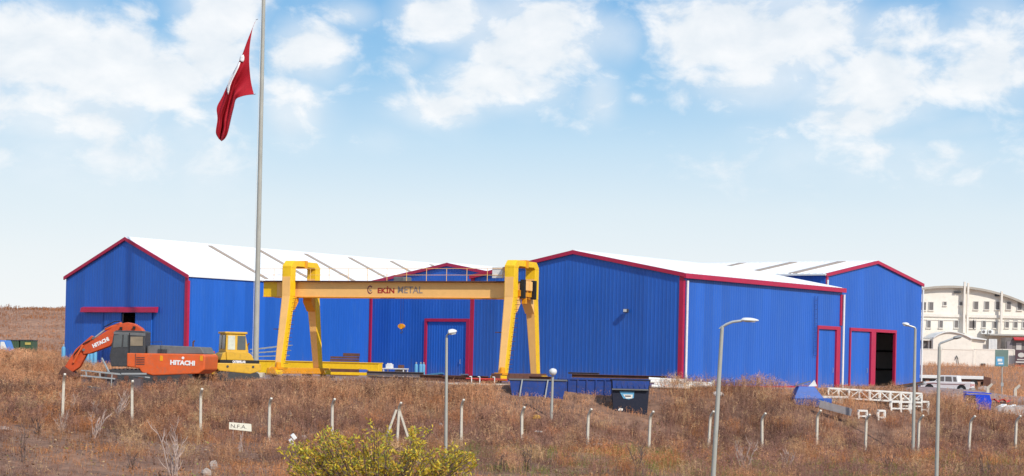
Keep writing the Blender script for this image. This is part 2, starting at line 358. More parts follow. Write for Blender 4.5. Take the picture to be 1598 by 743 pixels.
def sheet(mb, a, b, out, z0, top, openings=(), period=.27, dep=.010, inner=True):
    """ribbed sheet wall between plan points a and b, ribs towards out; top(t) gives the height; openings (t0, t1, ztop)"""
    a = Vector(a); b = Vector(b); Ln = (b - a).length; d = (b - a) / Ln; out = Vector(out)
    cuts = {0.0, Ln}
    for o in openings: cuts |= {o[0], o[1]}
    ts = []
    k = 0.0
    while k < Ln:
        for f, h in ((0, 0), (.55, 0), (.68, 1), (.87, 1)):
            if k + f * period < Ln: ts.append((k + f * period, h))
        k += period
    ts += [(c, 0) for c in cuts]; ts.sort()
    lastc = None; strip = []
    for (t0, h0), (t1, h1) in zip(ts[:-1], ts[1:]):
        if t1 - t0 < 1e-6: continue
        mid = (t0 + t1) / 2; zb = z0
        for o in openings:
            if o[0] - 1e-6 < mid < o[1] + 1e-6: zb = o[2]
        p0 = a + d * t0 + out * (dep * h0); p1 = a + d * t1 + out * (dep * h1)
        mb.add([(p0.x, p0.y, zb), (p1.x, p1.y, zb), (p1.x, p1.y, top(t1)), (p0.x, p0.y, top(t0))], [(0, 1, 2, 3)])
    return mb
def liner(mb, a, b, out, z0, top, openings=(), apex=None):
    a = Vector(a); b = Vector(b); Ln = (b - a).length; d = (b - a) / Ln; out = Vector(out)
    cs = {0.0, Ln} | ({apex} if apex else set())
    for o in openings: cs |= {o[0], o[1]}
    cs = sorted(cs)
    for t0, t1 in zip(cs[:-1], cs[1:]):
        mid = (t0 + t1) / 2; zb = z0
        for o in openings:
            if o[0] < mid < o[1]: zb = o[2]
        p0 = a + d * t0 - out * .09; p1 = a + d * t1 - out * .09
        mb.add([(p0.x, p0.y, zb), (p1.x, p1.y, zb), (p1.x, p1.y, top(t1) - .02), (p0.x, p0.y, top(t0) - .02)], [(0, 1, 2, 3)])
    return mb
def door_frame(h, x0, x1, zt, plane, wl=.16, wr=.16, wt=.2, proud=.10, name='door_frame'):
    m = MB()
    if plane == 'front':
        m.box(x0 - wl, x0, -proud, .10, 0, zt); m.box(x1, x1 + wr, -proud, .10, 0, zt); m.box(x0 - wl, x1 + wr, -proud - .003, .10, zt, zt + wt)
    else:
        m.box(h.w - .10, h.w + proud, x0 - wl, x0, 0, zt); m.box(h.w - .10, h.w + proud, x1, x1 + wr, 0, zt); m.box(h.w - .10, h.w + proud + .003, x0 - wl, x1 + wr, zt, zt + wt)
    return m.build(name, CRIM, h.root)
def leaf(h, x0, x1, z0, z1, plane, off=.02, name='door_leaf'):
    m = MB(); n = (0, -1) if plane == 'front' else (1, 0)
    if plane == 'front': sheet(m, (x0, -off), (x1, -off), n, z0, lambda t: z1, period=.24, dep=.014); m.box(x0, x1, -off + .003, -off + .05, z0, z1)
    else: sheet(m, (h.w + off, x0), (h.w + off, x1), n, z0, lambda t: z1, period=.24, dep=.014); m.box(h.w + off - .05, h.w + off - .003, x0, x1, z0, z1)
    o = m.build(name, BLUED, h.root, recalc=False)
    k = MB(); xm = x0 + (x1 - x0) * .86
    if plane == 'front': k.tube([(xm, -off - .03, 1.0), (xm, -off - .09, 1.0), (xm, -off - .09, 1.3), (xm, -off - .03, 1.3)], .018, 6)
    else: k.tube([(h.w + off + .03, xm, 1.0), (h.w + off + .09, xm, 1.0), (h.w + off + .09, xm, 1.3), (h.w + off + .03, xm, 1.3)], .018, 6)
    k.build('handle', GALV, o, True)
    return o
def hall_shell(h, gable_x=True, fop=(), sop=(), right_corner=True, left_corner=False, strips=(), rake='both', front_corner_w=.20, pipe=None, eave_fascia=True, strip_w=.55):
    """local frame: x along the front, y to the back; gable_x: the gable is the front (ridge along y)"""
    w, l, ez, az_ = h.w, h.l, h.ez, h.az; r = h.root; ztop = (lambda t: ez + (az_ - ez) * (1 - abs(t - w / 2) / (w / 2))) if gable_x else (lambda t: ez)
    zl = (lambda t: ez) if gable_x else (lambda t: ez + (az_ - ez) * (1 - abs(t - l / 2) / (l / 2)))
    Lf = w; Ls = l
    wm = MB(); sheet(wm, (0, 0), (w, 0), (0, -1), -.4, ztop, fop); fw = wm.build('front_wall', BLUE, r, recalc=False)
    wm = MB(); sheet(wm, (w, 0), (w, l), (1, 0), -.4, zl, sop); wm.build('side_wall', BLUE, r, recalc=False)
    wm = MB(); sheet(wm, (w, l), (0, l), (0, 1), -.4, ztop); sheet(wm, (0, l), (0, 0), (-1, 0), -.4, lambda t: zl(t)); wm.build('rear_wall', BLUE, r, recalc=False)
    lm = MB(); liner(lm, (0, 0), (w, 0), (0, -1), -.1, ztop, fop, w / 2 if gable_x else None); liner(lm, (w, 0), (w, l), (1, 0), -.1, zl, sop, None if gable_x else l / 2)
    liner(lm, (w, l), (0, l), (0, 1), -.1, ztop, (), w / 2 if gable_x else None); liner(lm, (0, l), (0, 0), (-1, 0), -.1, zl, (), None if gable_x else l / 2)
    lm.build('inner_lining', LINER, r, recalc=False)
    # roof, two slopes, each a slab with low ribs
    th = .10; ov = .12
    span = w if gable_x else l; length = l if gable_x else w
    sl = (az_ - ez) / (span / 2)
    for side in (-1, 1):
        m = MB()
        def P(s_, q, dz):  # s_: distance from the ridge, q: along the ridge
            z = az_ - sl * s_ + dz; c = span / 2 + side * s_
            return (c, q, z) if gable_x else (q, c, z)
        e = span / 2 + ov
        vs = [P(0, -ov, .05), P(e, -ov, .05), P(e, length + ov, .05), P(0, length + ov, .05), P(0, -ov, .05 + th), P(e, -ov, .05 + th), P(e, length + ov, .05 + th), P(0, length + ov, .05 + th)]
        m.add(vs, [(0, 1, 2, 3), (4, 7, 6, 5), (0, 4, 5, 1), (1, 5, 6, 2), (2, 6, 7, 3), (3, 7, 4, 0)])
        q = .25
        while q < length:
            m.add([P(0.1, q, .05 + th), P(e, q, .05 + th), P(e, q + .05, .05 + th + .035), P(.1, q + .05, .05 + th + .035), P(e, q + .1, .05 + th), P(.1, q + .1, .05 + th)], [(0, 1, 2, 3), (3, 2, 4, 5)])
            q += .5
        ro = m.build('roof', ROOF, r)
        for q in strips:
            k = MB(); a, b = .35, e - .25
            vs = [P(a, q, .06 + th), P(b, q, .06 + th), P(b, q + strip_w, .06 + th), P(a, q + strip_w, .06 + th), P(a, q, .11 + th), P(b, q, .11 + th), P(b, q + strip_w, .11 + th), P(a, q + strip_w, .11 + th)]
            k.add(vs, [(0, 1, 2, 3), (4, 7, 6, 5), (0, 4, 5, 1), (1, 5, 6, 2), (2, 6, 7, 3), (3, 7, 4, 0)])
            k.build('skylight_strip', SKYL, ro)
    m = MB()
    rp = [(span / 2 - .3, az_ - sl * .3 + .17), (span / 2, az_ + .21), (span / 2 + .3, az_ - sl * .3 + .17), (span / 2 + .3, az_ - sl * .3 + .13), (span / 2, az_ + .13), (span / 2 - .3, az_ - sl * .3 + .13)]
    m.prism(rp, -ov, length + ov, 'y' if gable_x else 'x'); m.build('ridge_cap', ROOF, r)
    # rake trims on the gable in view
    for side in (-1, 1):
        m = MB(); fh = .19
        def Q(s_, dz, o): 
            c = span / 2 + side * s_; z = az_ - sl * s_ + dz
            return (c, o, z) if gable_x else (w - o, c, z)
        o0, o1 = -.16, -.05
        e = span / 2 + ov
        vs = [Q(0, -fh + .13, o0), Q(e, -fh + .13, o0), Q(e, .17, o0), Q(0, .17, o0), Q(0, -fh + .13, o1), Q(e, -fh + .13, o1), Q(e, .17, o1), Q(0, .17, o1)]
        m.add(vs, [(0, 1, 2, 3), (4, 7, 6, 5), (0, 4, 5, 1), (1, 5, 6, 2), (2, 6, 7, 3), (3, 7, 4, 0)]); m.build('rake_trim', CRIM, r)
    if gable_x and eave_fascia:
        m = MB(); m.box(w + ov + .003, w + ov + .14, -.14, l + .1, ez - .16, ez + .12); m.build('gutter', CRIM, r)
    elif not gable_x:
        m = MB(); m.box(-.1, w + .1, -ov - .12, -ov - .003, ez + .0, ez + .10); m.build('gutter', WHITE, r)
    cw = front_corner_w
    if right_corner:
        m = MB(); m.box(w - cw, w + .06, -.065, 0.0, -.4, ez - .02); m.box(w + .002, w + .065, 0.003, .14, -.4, ez - .26); m.build('corner_trim', CRIM, r)
    if left_corner:
        m = MB(); m.box(-.06, cw, -.065, 0, -.4, ez - .02); m.build('corner_trim', CRIM, r)
    if pipe:
        for (x, y) in pipe: m = MB(); m.tube([(x, y, -.2), (x, y, ez - .3)], .075, 10); m.build('downpipe', WHITE, r, True)
    # purlins and girts inside, seen through open doors
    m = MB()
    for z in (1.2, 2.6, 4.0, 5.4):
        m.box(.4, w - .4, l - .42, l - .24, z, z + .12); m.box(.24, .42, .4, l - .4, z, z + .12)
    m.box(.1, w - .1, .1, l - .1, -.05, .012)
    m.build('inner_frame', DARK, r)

# hall with the steep gable on the left
x1, y1 = W(292, 500, 125.6).xy
H1W, H1L = 12.6, 44.0
dx, dy = rot2(1, 0, TH)
h1 = Hall(x1 - dx * H1W, y1 - dy * H1W, H1W, H1L, 6.58, 9.2, 'long blue hall with steep left gable and striped white roof, left of the yard')
h1.ez = h1.pix(292, 432)[1]; h1.az = h1.pix(195, 374)[1]
d0 = h1.pix(166, 487)[0]; d1 = h1.pix(237, 487)[0]; dg0 = h1.pix(191, 487)[0]; dg1 = h1.pix(213, 487)[0]; dz = h1.pix(190, 488)[1]
hall_shell(h1, eave_fascia=False, fop=[(dg0, d1, dz)], strips=[2.4 + 5.05 * i for i in range(1, 8)], left_corner=False, front_corner_w=.22, strip_w=.38)
leaf(h1, d0 - .1, dg0, -.2, dz + .12, 'front', .10); leaf(h1, dg1, d1 + .1, -.2, dz + .12, 'front', .10)
a0 = h1.pix(131, 482)[0]; a1 = h1.pix(248, 482)[0]
m = MB(); m.prism([(-.35, dz + .02), (-.10, dz + .02), (-.05, dz + .40), (-.30, dz + .33)], a0, a1, 'x'); m.build('sliding_rail', CRIM, h1.root)
m = MB(); m.box(d0 - .28, d0 - .22, -.07, -.04, 0, dz); m.build('door_edge', BLUED, h1.root)

# recessed middle hall
t1 = h1.pix(577, 520, 'side')[0]
ox, oy = rot2(H1W, t1, TH); ox += h1.o.x; oy += h1.o.y
h2 = Hall(ox, oy, 15.8, 20.0, 6.9, 8.2, 'blue hall in the recess behind the gantry crane, with a crimson-framed door')
h2.az = h2.pix(699, 414)[1]; ap = h2.pix(699, 414)[0]; h2.w = 2 * ap; h2.ez = h2.pix(600, 437)[1] - .25
q0 = h2.pix(665, 500)[0]; q1 = h2.pix(731, 500)[0]; qz = h2.pix(698, 502)[1]
hall_shell(h2, fop=[(q0 + .12, q1 - .12, qz)], right_corner=False, eave_fascia=False)
m = MB(); m.box(.05, .24, -.15, -.04, -.2, h2.ez - .3); m.build('corner_trim', CRIM, h2.root)
door_frame(h2, q0 + .12, q1 - .12, qz, 'front', .2, .28, .22); leaf(h2, q0 + .12, q1 - .12, -.05, qz, 'front', -.02)

# big gable hall in the centre right
c3 = W(1065, 500, 107.8); sx_, sy_ = dx, dy
w3 = 15.6
h3 = Hall(c3.x - dx * w3, c3.y - dy * w3, w3, 19.9, 6.58, 8.0, 'large blue gable hall with white downpipes, nearest the camera, right of centre')
h3.l = h3.pix(1313, 530, 'side')[0]; h3.ez = h3.pix(1065, 429)[1] - .03; h3.az = h3.pix(895, 395)[1]
s0 = h3.pix(1275, 560, 'side')[0]; s1 = h3.pix(1303, 560, 'side')[0]; sz = h3.pix(1290, 514, 'side')[1]
hall_shell(h3, sop=[(s0, s1, sz)], left_corner=True, front_corner_w=.22, pipe=[(w3 + .16, .24), (w3 + .2, h3.l - .1)])
door_frame(h3, s0, s1, sz, 'side', .12, .55, .22); leaf(h3, s0, s1, -.05, sz, 'side', -.03)
m = MB(); m.box(w3 + .002, w3 + .06, 0.2, s0 - .15, -.2, .10); m.build('base_trim', CRIM, h3.root)
m = MB(); m.box(w3 + .002, w3 + .07, h3.l - .32, h3.l - .02, sz + .3, h3.ez - .3); m.build('corner_trim', CRIM, h3.root)
m = MB(); ly, lz0 = h3.pix(1269, 555, 'side'); lz1 = h3.pix(1271, 462, 'side')[1]
for o in (-.2, .2): m.tube([(w3 + .14, ly + o, lz0), (w3 + .14, ly + o, lz1)], .02, 5)
z = lz0
while z < lz1: m.tube([(w3 + .14, ly - .2, z), (w3 + .14, ly + .2, z)], .014, 4); z += .3
m.build('wall_ladder', SKIPB, h3.root)
fx, fz = h3.pix(980, 486); m = MB(); m.box(fx - .12, fx + .14, -.34, -.12, fz - .08, fz + .14); m.box(fx - .03, fx + .03, -.14, 0, fz - .02, fz + .06); lf = m.build('floodlight', DGREY, h3.root, bevel=.02)
m = MB(); m.box(fx - .10, fx + .12, -.352, -.343, fz - .04, fz + .12); m.build('lens', LAMPW, lf)

# hall at the right, gable towards the right
c4 = W(1287, 500, 130.0)
w4 = 20.0
h4 = Hall(c4.x - dx * w4, c4.y - dy * w4, w4, 15.6, 7.8, 9.3, 'blue hall at the right with tall half-open crimson doorway in its gable')
h4.l = h4.pix(1437, 520, 'side')[0]; h4.ez = h4.pix(1288, 430, 'side')[1]; h4.az = h4.pix(1364, 410, 'side', w4)[1]
g0 = h4.pix(1326, 560, 'side')[0]; g1 = h4.pix(1357, 560, 'side')[0]; g2 = h4.pix(1364, 560, 'side')[0]; g3 = h4.pix(1395, 560, 'side')[0]; gzt = h4.pix(1360, 518, 'side')[1]
hall_shell(h4, gable_x=False, sop=[(g0, g3, gzt)], strips=[4.2, 8.6, 13.0, 17.0], right_corner=False, pipe=[(w4 + .12, .1), (w4 + .06, h4.l + .14)], strip_w=.7)
door_frame(h4, g0, g3, gzt, 'side', .16, .18, .22)
m = MB(); m.box(w4 - .1, w4 + .13, g1, g2, -.05, gzt - .003); m.build('door_post', CRIM, h4.root)
leaf(h4, g0, g1, -.05, gzt, 'side', -.03)
m = MB(); m.box(w4 + .003, w4 + .07, .02, .30, -.3, h4.ez - .1); m.build('corner_trim', CRIM, h4.root)
m = MB(); m.box(w4 + .002, w4 + .06, .3, g0 - .17, -.2, .10); m.build('base_trim', CRIM, h4.root)
m = MB()
for z in (1.0, 2.3, 3.6, 4.9): m.box(w4 - 3.6, w4 - 3.5, .5, h4.l - .5, z, z + .10)
m.build('inner_rail', GREYP, h4.root)

# ---------------------------------------------------------------- flagpole and flag
fpY = 112.0; fb = W(398.5, 590, fpY); fgz = gz(fb.x, fpY)
fp = thing('flagpole', 'tall pale flagpole rising past the top of the picture, behind the yellow loader', 'flagpole', (fb.x, fpY, fgz))
m = MB(); m.tube([(0, 0, 0), (0, 0, 12), (0, 0, 26)], [.17, .135, .10], 16); m.build('pole', LPOLE, fp, True)
m = MB(); m.lathe((0, 0, 26), [(.1, 0), (.2, .08), (.22, .2), (.1, .34), (.02, .4)], 12); m.build('finial', GALV, fp, True)
m = MB(); m.box(-.5, .5, -.5, .5, -.4, .25); m.build('footing', CONC, fp, bevel=.03)
m = MB(); m.tube([(-.2, -.05, .9), (-.18, -.1, 12), (-.12, -.05, 25.6)], .012, 4); m.build('halyard', WHITE, fp)
def flag_px(zx, zy): return 320 + zx / 3.096, zy / 3.096
hoist = [(246, 96), (232, 130), (219, 200), (213, 270), (216, 340), (223, 400), (236, 457)]
topE = [(246, 96), (216, 170), (192, 240), (160, 305), (118, 390), (84, 465), (57, 520), (60, 575), (52, 640), (66, 670)]
botE = [(236, 457), (205, 460), (172, 468), (148, 482), (138, 520), (128, 560), (118, 605), (108, 645), (96, 668), (80, 683)]
def samp(poly, t):
    k = t * (len(poly) - 1); i = min(int(k), len(poly) - 2); f = k - i
    def cr_(a, b, c, d): return .5 * ((2 * b) + (-a + c) * f + (2 * a - 5 * b + 4 * c - d) * f * f + (-a + 3 * b - 3 * c + d) * f ** 3)
    g = lambda j: poly[max(0, min(len(poly) - 1, j))]
    return tuple(cr_(g(i - 1)[q], g(i)[q], g(i + 1)[q], g(i + 2)[q]) for q in (0, 1))
def flagP(u, v):
    T = samp(topE, v); B = samp(botE, v); Hh = samp(hoist, u); H0 = hoist[0]; H1 = hoist[-1]
    cor = [(Hh[q] - ((1 - u) * H0[q] + u * H1[q])) * (1 - v) ** 2 for q in (0, 1)]
    zx = (1 - u) * T[0] + u * B[0] + cor[0]; zy = (1 - u) * T[1] + u * B[1] + cor[1]
    px, py = flag_px(zx, zy)
    dep = .30 * math.sin(u * 11 + v * 3.0) * min(1, v * 3 + .12) + .16 * math.sin(u * 23 - v * 6) * min(1, v * 3)
    return W(px, py, fpY + dep * min(1, max(0, (u - .08) / .4)))
fl = thing('flag', 'limp red flag with white crescent hanging from the flagpole', 'flag', W(399, 34, fpY))
fo = Vector(fl.location); NU, NV = 44, 60
m = MB(); m.add([flagP(i / NU, j / NV) - fo for j in range(NV + 1) for i in range(NU + 1)], [(j * (NU + 1) + i, j * (NU + 1) + i + 1, (j + 1) * (NU + 1) + i + 1, (j + 1) * (NU + 1) + i) for j in range(NV) for i in range(NU)])
clo = m.build('cloth', FLAGR, fl, True, recalc=False); sm = clo.modifiers.new('thick', 'SOLIDIFY'); sm.thickness = .015
def on_flag(pairs_a, pairs_b, name):
    m = MB(); n = len(pairs_a); vs = []
    for a, b in zip(pairs_a, pairs_b):
        for k in range(5):
            t = k / 4; p = flagP(a[0] * (1 - t) + b[0] * t, a[1] * (1 - t) + b[1] * t) - fo; vs.append((p.x, p.y - .03, p.z))
    vs = [(a_[0], a_[1] - .05, a_[2]) for a_ in vs]; m.add(vs, [(i * 5 + k, i * 5 + k + 1, i * 5 + k + 6, i * 5 + k + 5) for i in range(n - 1) for k in range(4)])
    o = m.build(name, FLAGW, fl, True, recalc=False); s_ = o.modifiers.new('thick', 'SOLIDIFY'); s_.thickness = .01
FG = [(u_ / 90, v_ / 140) for u_ in range(91) for v_ in range(141)]
FP = [flagP(*q) for q in FG]; FQ = np.array([((CX + F * ((p.x / p.y) * CR + ((p.z - CAMZ) / p.y) * SR) - 320) * 3.096, (HY - F * (((p.z - CAMZ) / p.y) * CR - (p.x / p.y) * SR)) * 3.096) for p in FP])
FD = np.array([p.y for p in FP])
def on_cloth(zx, zy):
    d = (FQ[:, 0] - zx) ** 2 + (FQ[:, 1] - zy) ** 2; k = np.argsort(d)[:12]; px, py = flag_px(zx, zy)
    return W(px, py, float(FD[k].min()) - .06) - fo
def emblem(name, outer, inner):
    m = MB(); vs = []
    for a, b in zip(outer, inner):
        for k in range(4): t = k / 3; vs.append(on_cloth(a[0] * (1 - t) + b[0] * t, a[1] * (1 - t) + b[1] * t))
    m.add(vs, [(i * 4 + k, i * 4 + k + 1, i * 4 + k + 5, i * 4 + k + 4) for i in range(len(outer) - 1) for k in range(3)])
    o = m.build(name, FLAGW, fl, True, recalc=False); o.modifiers.new('thick', 'SOLIDIFY').thickness = .01
emblem('crescent', [(164, 300), (150, 326), (130, 362), (114, 394), (106, 420), (106, 440), (112, 456)], [(171, 302), (163, 326), (147, 358), (131, 390), (121, 418), (117, 440), (113, 457)])
emblem('star', [(172, 268), (168, 280), (166, 292), (174, 298)], [(186, 264), (190, 276), (189, 290), (184, 300)])
m = MB()
for (zx, zy) in ((246, 96), (236, 457)):
    px, py = flag_px(zx, zy); p = W(px, py, fpY) - fo; e = W(402.5 if zy < 200 else 399.5, py - 1, fpY - .12) - fo; m.tube([p, e], .02, 5)
m.build('rope', GALV, fl)

# ---------------------------------------------------------------- gantry crane
pr = W(787, 595, 105.5); pl = W(428, 587, 112.0)
cang = math.atan2(pr.y - pl.y, pr.x - pl.x); CL = math.hypot(pr.x - pl.x, pr.y - pl.y)
cr_root = thing('gantry_crane', 'yellow double-leg gantry crane with lettered peach girder spanning the yard', 'gantry crane', (pl.x, pl.y, 0), cang)
ZB, ZG0, ZG1, ZT = .45, 4.92, 5.80, 7.08
yF, yB = .85, 3.72
for gx0 in (0.35, CL - .1):
    f = 1 if gx0 > 5 else 0
    pt = thing('portal_leg', None, None, (gx0, 0, 0)); pt.parent = cr_root
    # front leg: faded front face, bright sides
    for (yb, yt, nm) in ((0.0, yF, 'front_leg'), (4.5, yB, 'rear_leg')):
        m = MB(); m.beam((0, yb, ZB), (0, yt, ZG0), .42, .46, .60, .56, up=(0, 1, 0)); lg = m.build(nm, YEL, pt, bevel=.02)
        d = Vector((0, yt - yb, ZG0 - ZB)); n = Vector((0, -d.z, d.y)).normalized()
        a = Vector((0, yb, ZB)) + n * .233; b = Vector((0, yt, ZG0)) + n * .283
        m = MB(); m.beam(a, b, .36, .012, .53, .012, up=(0, 1, 0)); m.build('web_plate', PEACH, pt)
        if nm == 'front_leg':
            for i in range(17):
                m = MB(); t = (i + .5) / 17; p = Vector((0, yb, ZB)) * (1 - t) + Vector((0, yt, ZG0)) * t; hw = .21 + .09 * t
                m.tube([p + Vector((hw, .05, 0)), p + Vector((hw + .16, .05, 0)), p + Vector((hw + .16, .30, 0)), p + Vector((hw, .30, 0))], .014, 4); m.build('rung', RUST, pt)
            m = MB(); p = Vector((0, yb, ZB)).lerp(Vector((0, yt, ZG0)), .55); m.box(-.75, -.3, p.y - .05, p.y + .05, p.z - .02, p.z + .03); m.build('bracket', RUST, pt)
        # upper upright and arch
        m = MB(); m.box(-.31, .31, yt - .28, yt + .28, ZG0, ZT - .45); u = m.build('upright', YEL, pt, bevel=.02)
        m = MB(); m.box(-.27, .27, yt - .292, yt - .282, ZG0 + .05, ZG1 + .3); m.build('web_plate', PEACH, pt)
        # haunch below the girder
        s_ = 1 if nm == 'front_leg' else -1
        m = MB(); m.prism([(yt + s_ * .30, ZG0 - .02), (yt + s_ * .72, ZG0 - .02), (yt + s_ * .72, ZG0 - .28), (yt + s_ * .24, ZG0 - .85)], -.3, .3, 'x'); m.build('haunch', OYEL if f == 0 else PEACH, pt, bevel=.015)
    m = MB(); poly = [(yF - .28, ZT - .45), (yF - .28, ZT - .32), (yF + .08, ZT), (yB - .08, ZT), (yB + .28, ZT - .32), (yB + .28, ZT - .45), (yB - .28, ZT - .45), (yB - .40, ZT - .33), (yF + .40, ZT - .33), (yF + .28, ZT - .45)]
    m.prism(poly, -.31, .31, 'x'); m.build('arch', YEL, pt, bevel=.02)
    m = MB(); m.box(-.36, .36, (yF + yB) / 2 - .14, (yF + yB) / 2 + .14, ZT - .40, ZT + .06); m.build('splice_plate', OYEL, pt, bevel=.01)
    # end carriage with wheels
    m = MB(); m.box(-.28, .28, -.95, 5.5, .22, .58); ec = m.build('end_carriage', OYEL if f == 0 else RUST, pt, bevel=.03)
    for yy in (-.55, 5.1):
        m = MB(); m.cyl((yy, .2), .2, -.12, .12, 16, 'x'); m.build('wheel', DGREY, pt)
        m = MB(); m.box(-.36, .36, yy - .35, yy + .35, .18, .46); m.build('wheel_box', YEL, pt, bevel=.02)
    m = MB(); m.lathe((.1, -.3, .58), [(.16, 0), (.16, .3), (.1, .36)], 12); m.box(-.2, .35, -.7, -.1, .5, .62); m.build('drive_motor', OYEL, pt, True)
GXA, GXB = -1.75, CL + .2
for gy0, nm in ((1.55, 'front_girder'), (2.85, 'rear_girder')):
    m = MB(); m.box(GXA, GXB, gy0 - .2, gy0 + .2, ZG0, ZG1); g = m.build(nm, PEACH, cr_root)
    m = MB(); m.box(GXA - .02, GXB + .02, gy0 - .27, gy0 + .27, ZG1 + .002, ZG1 + .03); m.build('top_flange', RUST, g)
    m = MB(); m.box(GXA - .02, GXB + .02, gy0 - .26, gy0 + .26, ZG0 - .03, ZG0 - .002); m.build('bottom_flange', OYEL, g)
    m = MB(); m.box(GXA - .01, GXA + .95, gy0 - .205, gy0 + .205, ZG0 - .001, ZG1 + .001); m.build('end_panel', YEL, g)
    m = MB(); m.box(GXA, GXB, gy0 - .04, gy0 + .04, ZG1 + .03, ZG1 + .10); m.build('trolley_rail', STEELD, g)
    if nm == 'front_girder': fg = g
# walkway with railing on the camera side
m = MB(); m.box(GXA - .4, CL - .55, 1.05, 1.30, ZG1 + .03, ZG1 + .07); m.build('walkway', RUST, cr_root)
m = MB(); xx = GXA - .35
while xx < CL - .5:
    m.tube([(xx, 1.07, ZG1 + .05), (xx, 1.07, ZG1 + .80)], .018, 5); xx += 1.25 if xx < 0 else 1.32
for z in (.42, .80): m.tube([(GXA - .35, 1.07, ZG1 + z), (CL - .55, 1.07, ZG1 + z)], .014, 5)
m.build('railing', PEACH, cr_root)
m = MB(); m.box(CL - 1.45, CL - .8, 1.10, 1.35, ZG1 + .25, ZG1 + .90); m.build('control_cabinet', WHITE, cr_root, bevel=.02)
# trolley at the right end
tr = thing('trolley', None, None, (CL + .25, 0, 0)); tr.parent = cr_root
for yy in (1.45, 2.95):
    m = MB(); m.box(.02, .24, yy - .14, yy + .14, ZG0 - .02, ZG1 + .18); m.build('buffer_plate', BLACK, tr)
m = MB(); m.box(-.1, .18, 1.75, 2.15, ZG0 + .45, ZG1 + .1); m.box(-.1, .18, 2.25, 2.65, ZG0 + .45, ZG1 + .1); m.build('switch_box', PEACH, tr, bevel=.02)
m = MB(); m.box(-.3, .05, 1.3, 3.1, ZG0 + .1, ZG0 + .45); m.box(-.25, 0, 2.1, 2.3, ZG0 - .3, ZG0 + .1); m.build('end_tie', OYEL, tr)
# hook block below the girder
hkx = None
for i in range(400):
    t = i / 400 * CL; wx, wy = rot2(t, 2.2, cang); X_, Y_ = pl.x + wx, pl.y + wy
    if X_ / Y_ * F + CX > 625: hkx = t; break
hk = thing('hoist', None, None, (hkx, 2.2, 0)); hk.parent = cr_root
zh = 1.38 + (557 - 510) / 25.5
for o in (-.08, .08): m = MB(); m.tube([(o, 0, zh + .1), (o, 0, ZG0)], .010, 4); m.build('rope', RUST, hk)
m = MB(); m.cyl((-.09, zh), .12, -.09, .09, 14); m.cyl((.09, zh), .12, -.09, .09, 14); m.box(-.07, .07, -.11, .11, zh - .17, zh + .15); m.build('hook_block', OYEL, hk, bevel=.01)
m = MB(); m.tube([(0, 0, zh - .14), (0, 0, zh - .24), (.08, 0, zh - .32), (.02, 0, zh - .42), (-.08, 0, zh - .38)], .028, 6); m.build('hook', DGREY, hk, True)
m = MB(); m.box(-.35, .35, -.5, .5, ZG1 + .06, ZG1 + .35); m.build('winch', GREYP, hk, bevel=.03)
# lettering on the girder
def girder_x(px):
    lo, hi = -2.0, CL + 1
    for _ in range(50):
        mid = (lo + hi) / 2; wx, wy = rot2(mid, 1.35, cang); X_, Y_ = pl.x + wx, pl.y + wy
        z_ = 5.3; u = X_ / Y_; v = (z_ - CAMZ) / Y_; pxx = CX + F * (u * CR + v * SR)
        if pxx < px: lo = mid
        else: hi = mid
    return lo
gyf = 1.55 - .2 - .006; zc = (ZG0 + ZG1) / 2
xa, xb, xc_, xd = (girder_x(p) for p in (589.5, 615.5, 621, 659.5))
def fit_text(name, s, x0, x1, hgt_, m_, off):
    o = text(name, s, hgt_ / .7, (0, 0, 0), (R(90), 0, 0), m_, fg, off); xs = [v.co.x for v in o.data.vertices]; w_ = max(xs) - min(xs); ys = [v.co.y for v in o.data.vertices]
    k = (x1 - x0) / w_; o.scale = (k, hgt_ / (sorted(ys)[int(len(ys) * .97)] - min(ys)), 1); cx_ = (max(xs) + min(xs)) / 2 * k; cy_ = (max(ys) + min(ys)) / 2 * o.scale[1]
    o.location = ((x0 + x1) / 2 - cx_, gyf, zc - cy_); return o
fit_text('lettering', 'EKİN', xa, xb, .42, TXR, .018); fit_text('lettering', 'METAL', xc_, xd, .40, TXG, .006)
xl = girder_x(577.5); m = MB(); pts = []
for i in range(26):
    a = R(40 + 285 * i / 25); pts.append((xl + .19 * math.cos(a), gyf, zc + .26 * math.sin(a)))
m = MB()
for i in range(25):
    a, b = Vector(pts[i]), Vector(pts[i + 1]); wdt = .075 if i < 20 else .05; c = Vector((xl, gyf, zc))
    ia, ib = c + (a - c) * (1 - wdt / .22), c + (b - c) * (1 - wdt / .22)
    m.add([a, b, ib, ia], [(0, 1, 2, 3)])
m.build('emblem', mat('emblem_maroon', (.22, .05, .07), .6, .1, 5), fg, recalc=False)
m = MB()
for a0 in (0, 1):
    for i in range(10):
        a, b = R(150 + 20 * i), R(150 + 20 * (i + 1)); rr = .09 if a0 == 0 else .05; w_ = .03
        c = Vector((xl + .04, gyf - .001 * a0, zc)); P_ = lambda an, r_: c + Vector((r_ * math.cos(an), 0, r_ * 1.2 * math.sin(an)))
        m.add([P_(a, rr), P_(b, rr), P_(b, rr - w_), P_(a, rr - w_)], [(0, 1, 2, 3)])
m.build('emblem', TXG, fg, recalc=False)
# crane rails in the yard
for k, (px, nm) in enumerate(((428, 'left'), (787, 'right'))):
    x0 = 0.35 if k == 0 else CL - .1
    a = Vector(rot2(x0, -.9, cang)) + pl.xy; b = Vector(rot2(x0, 6.5, cang)) + pl.xy
    o = thing('crane_rail', 'steel rail under the %s portal of the gantry crane' % nm, 'rail', (a.x, a.y, 0), cang + math.pi / 2)
    m = MB(); m.box(0, 7.4, -.09, .09, -.1, .02); m.build('rail_foot', STEELD, o); m = MB(); m.box(0, 7.4, -.035, .035, .02, .06); m.build('rail_head', STEELD, o)

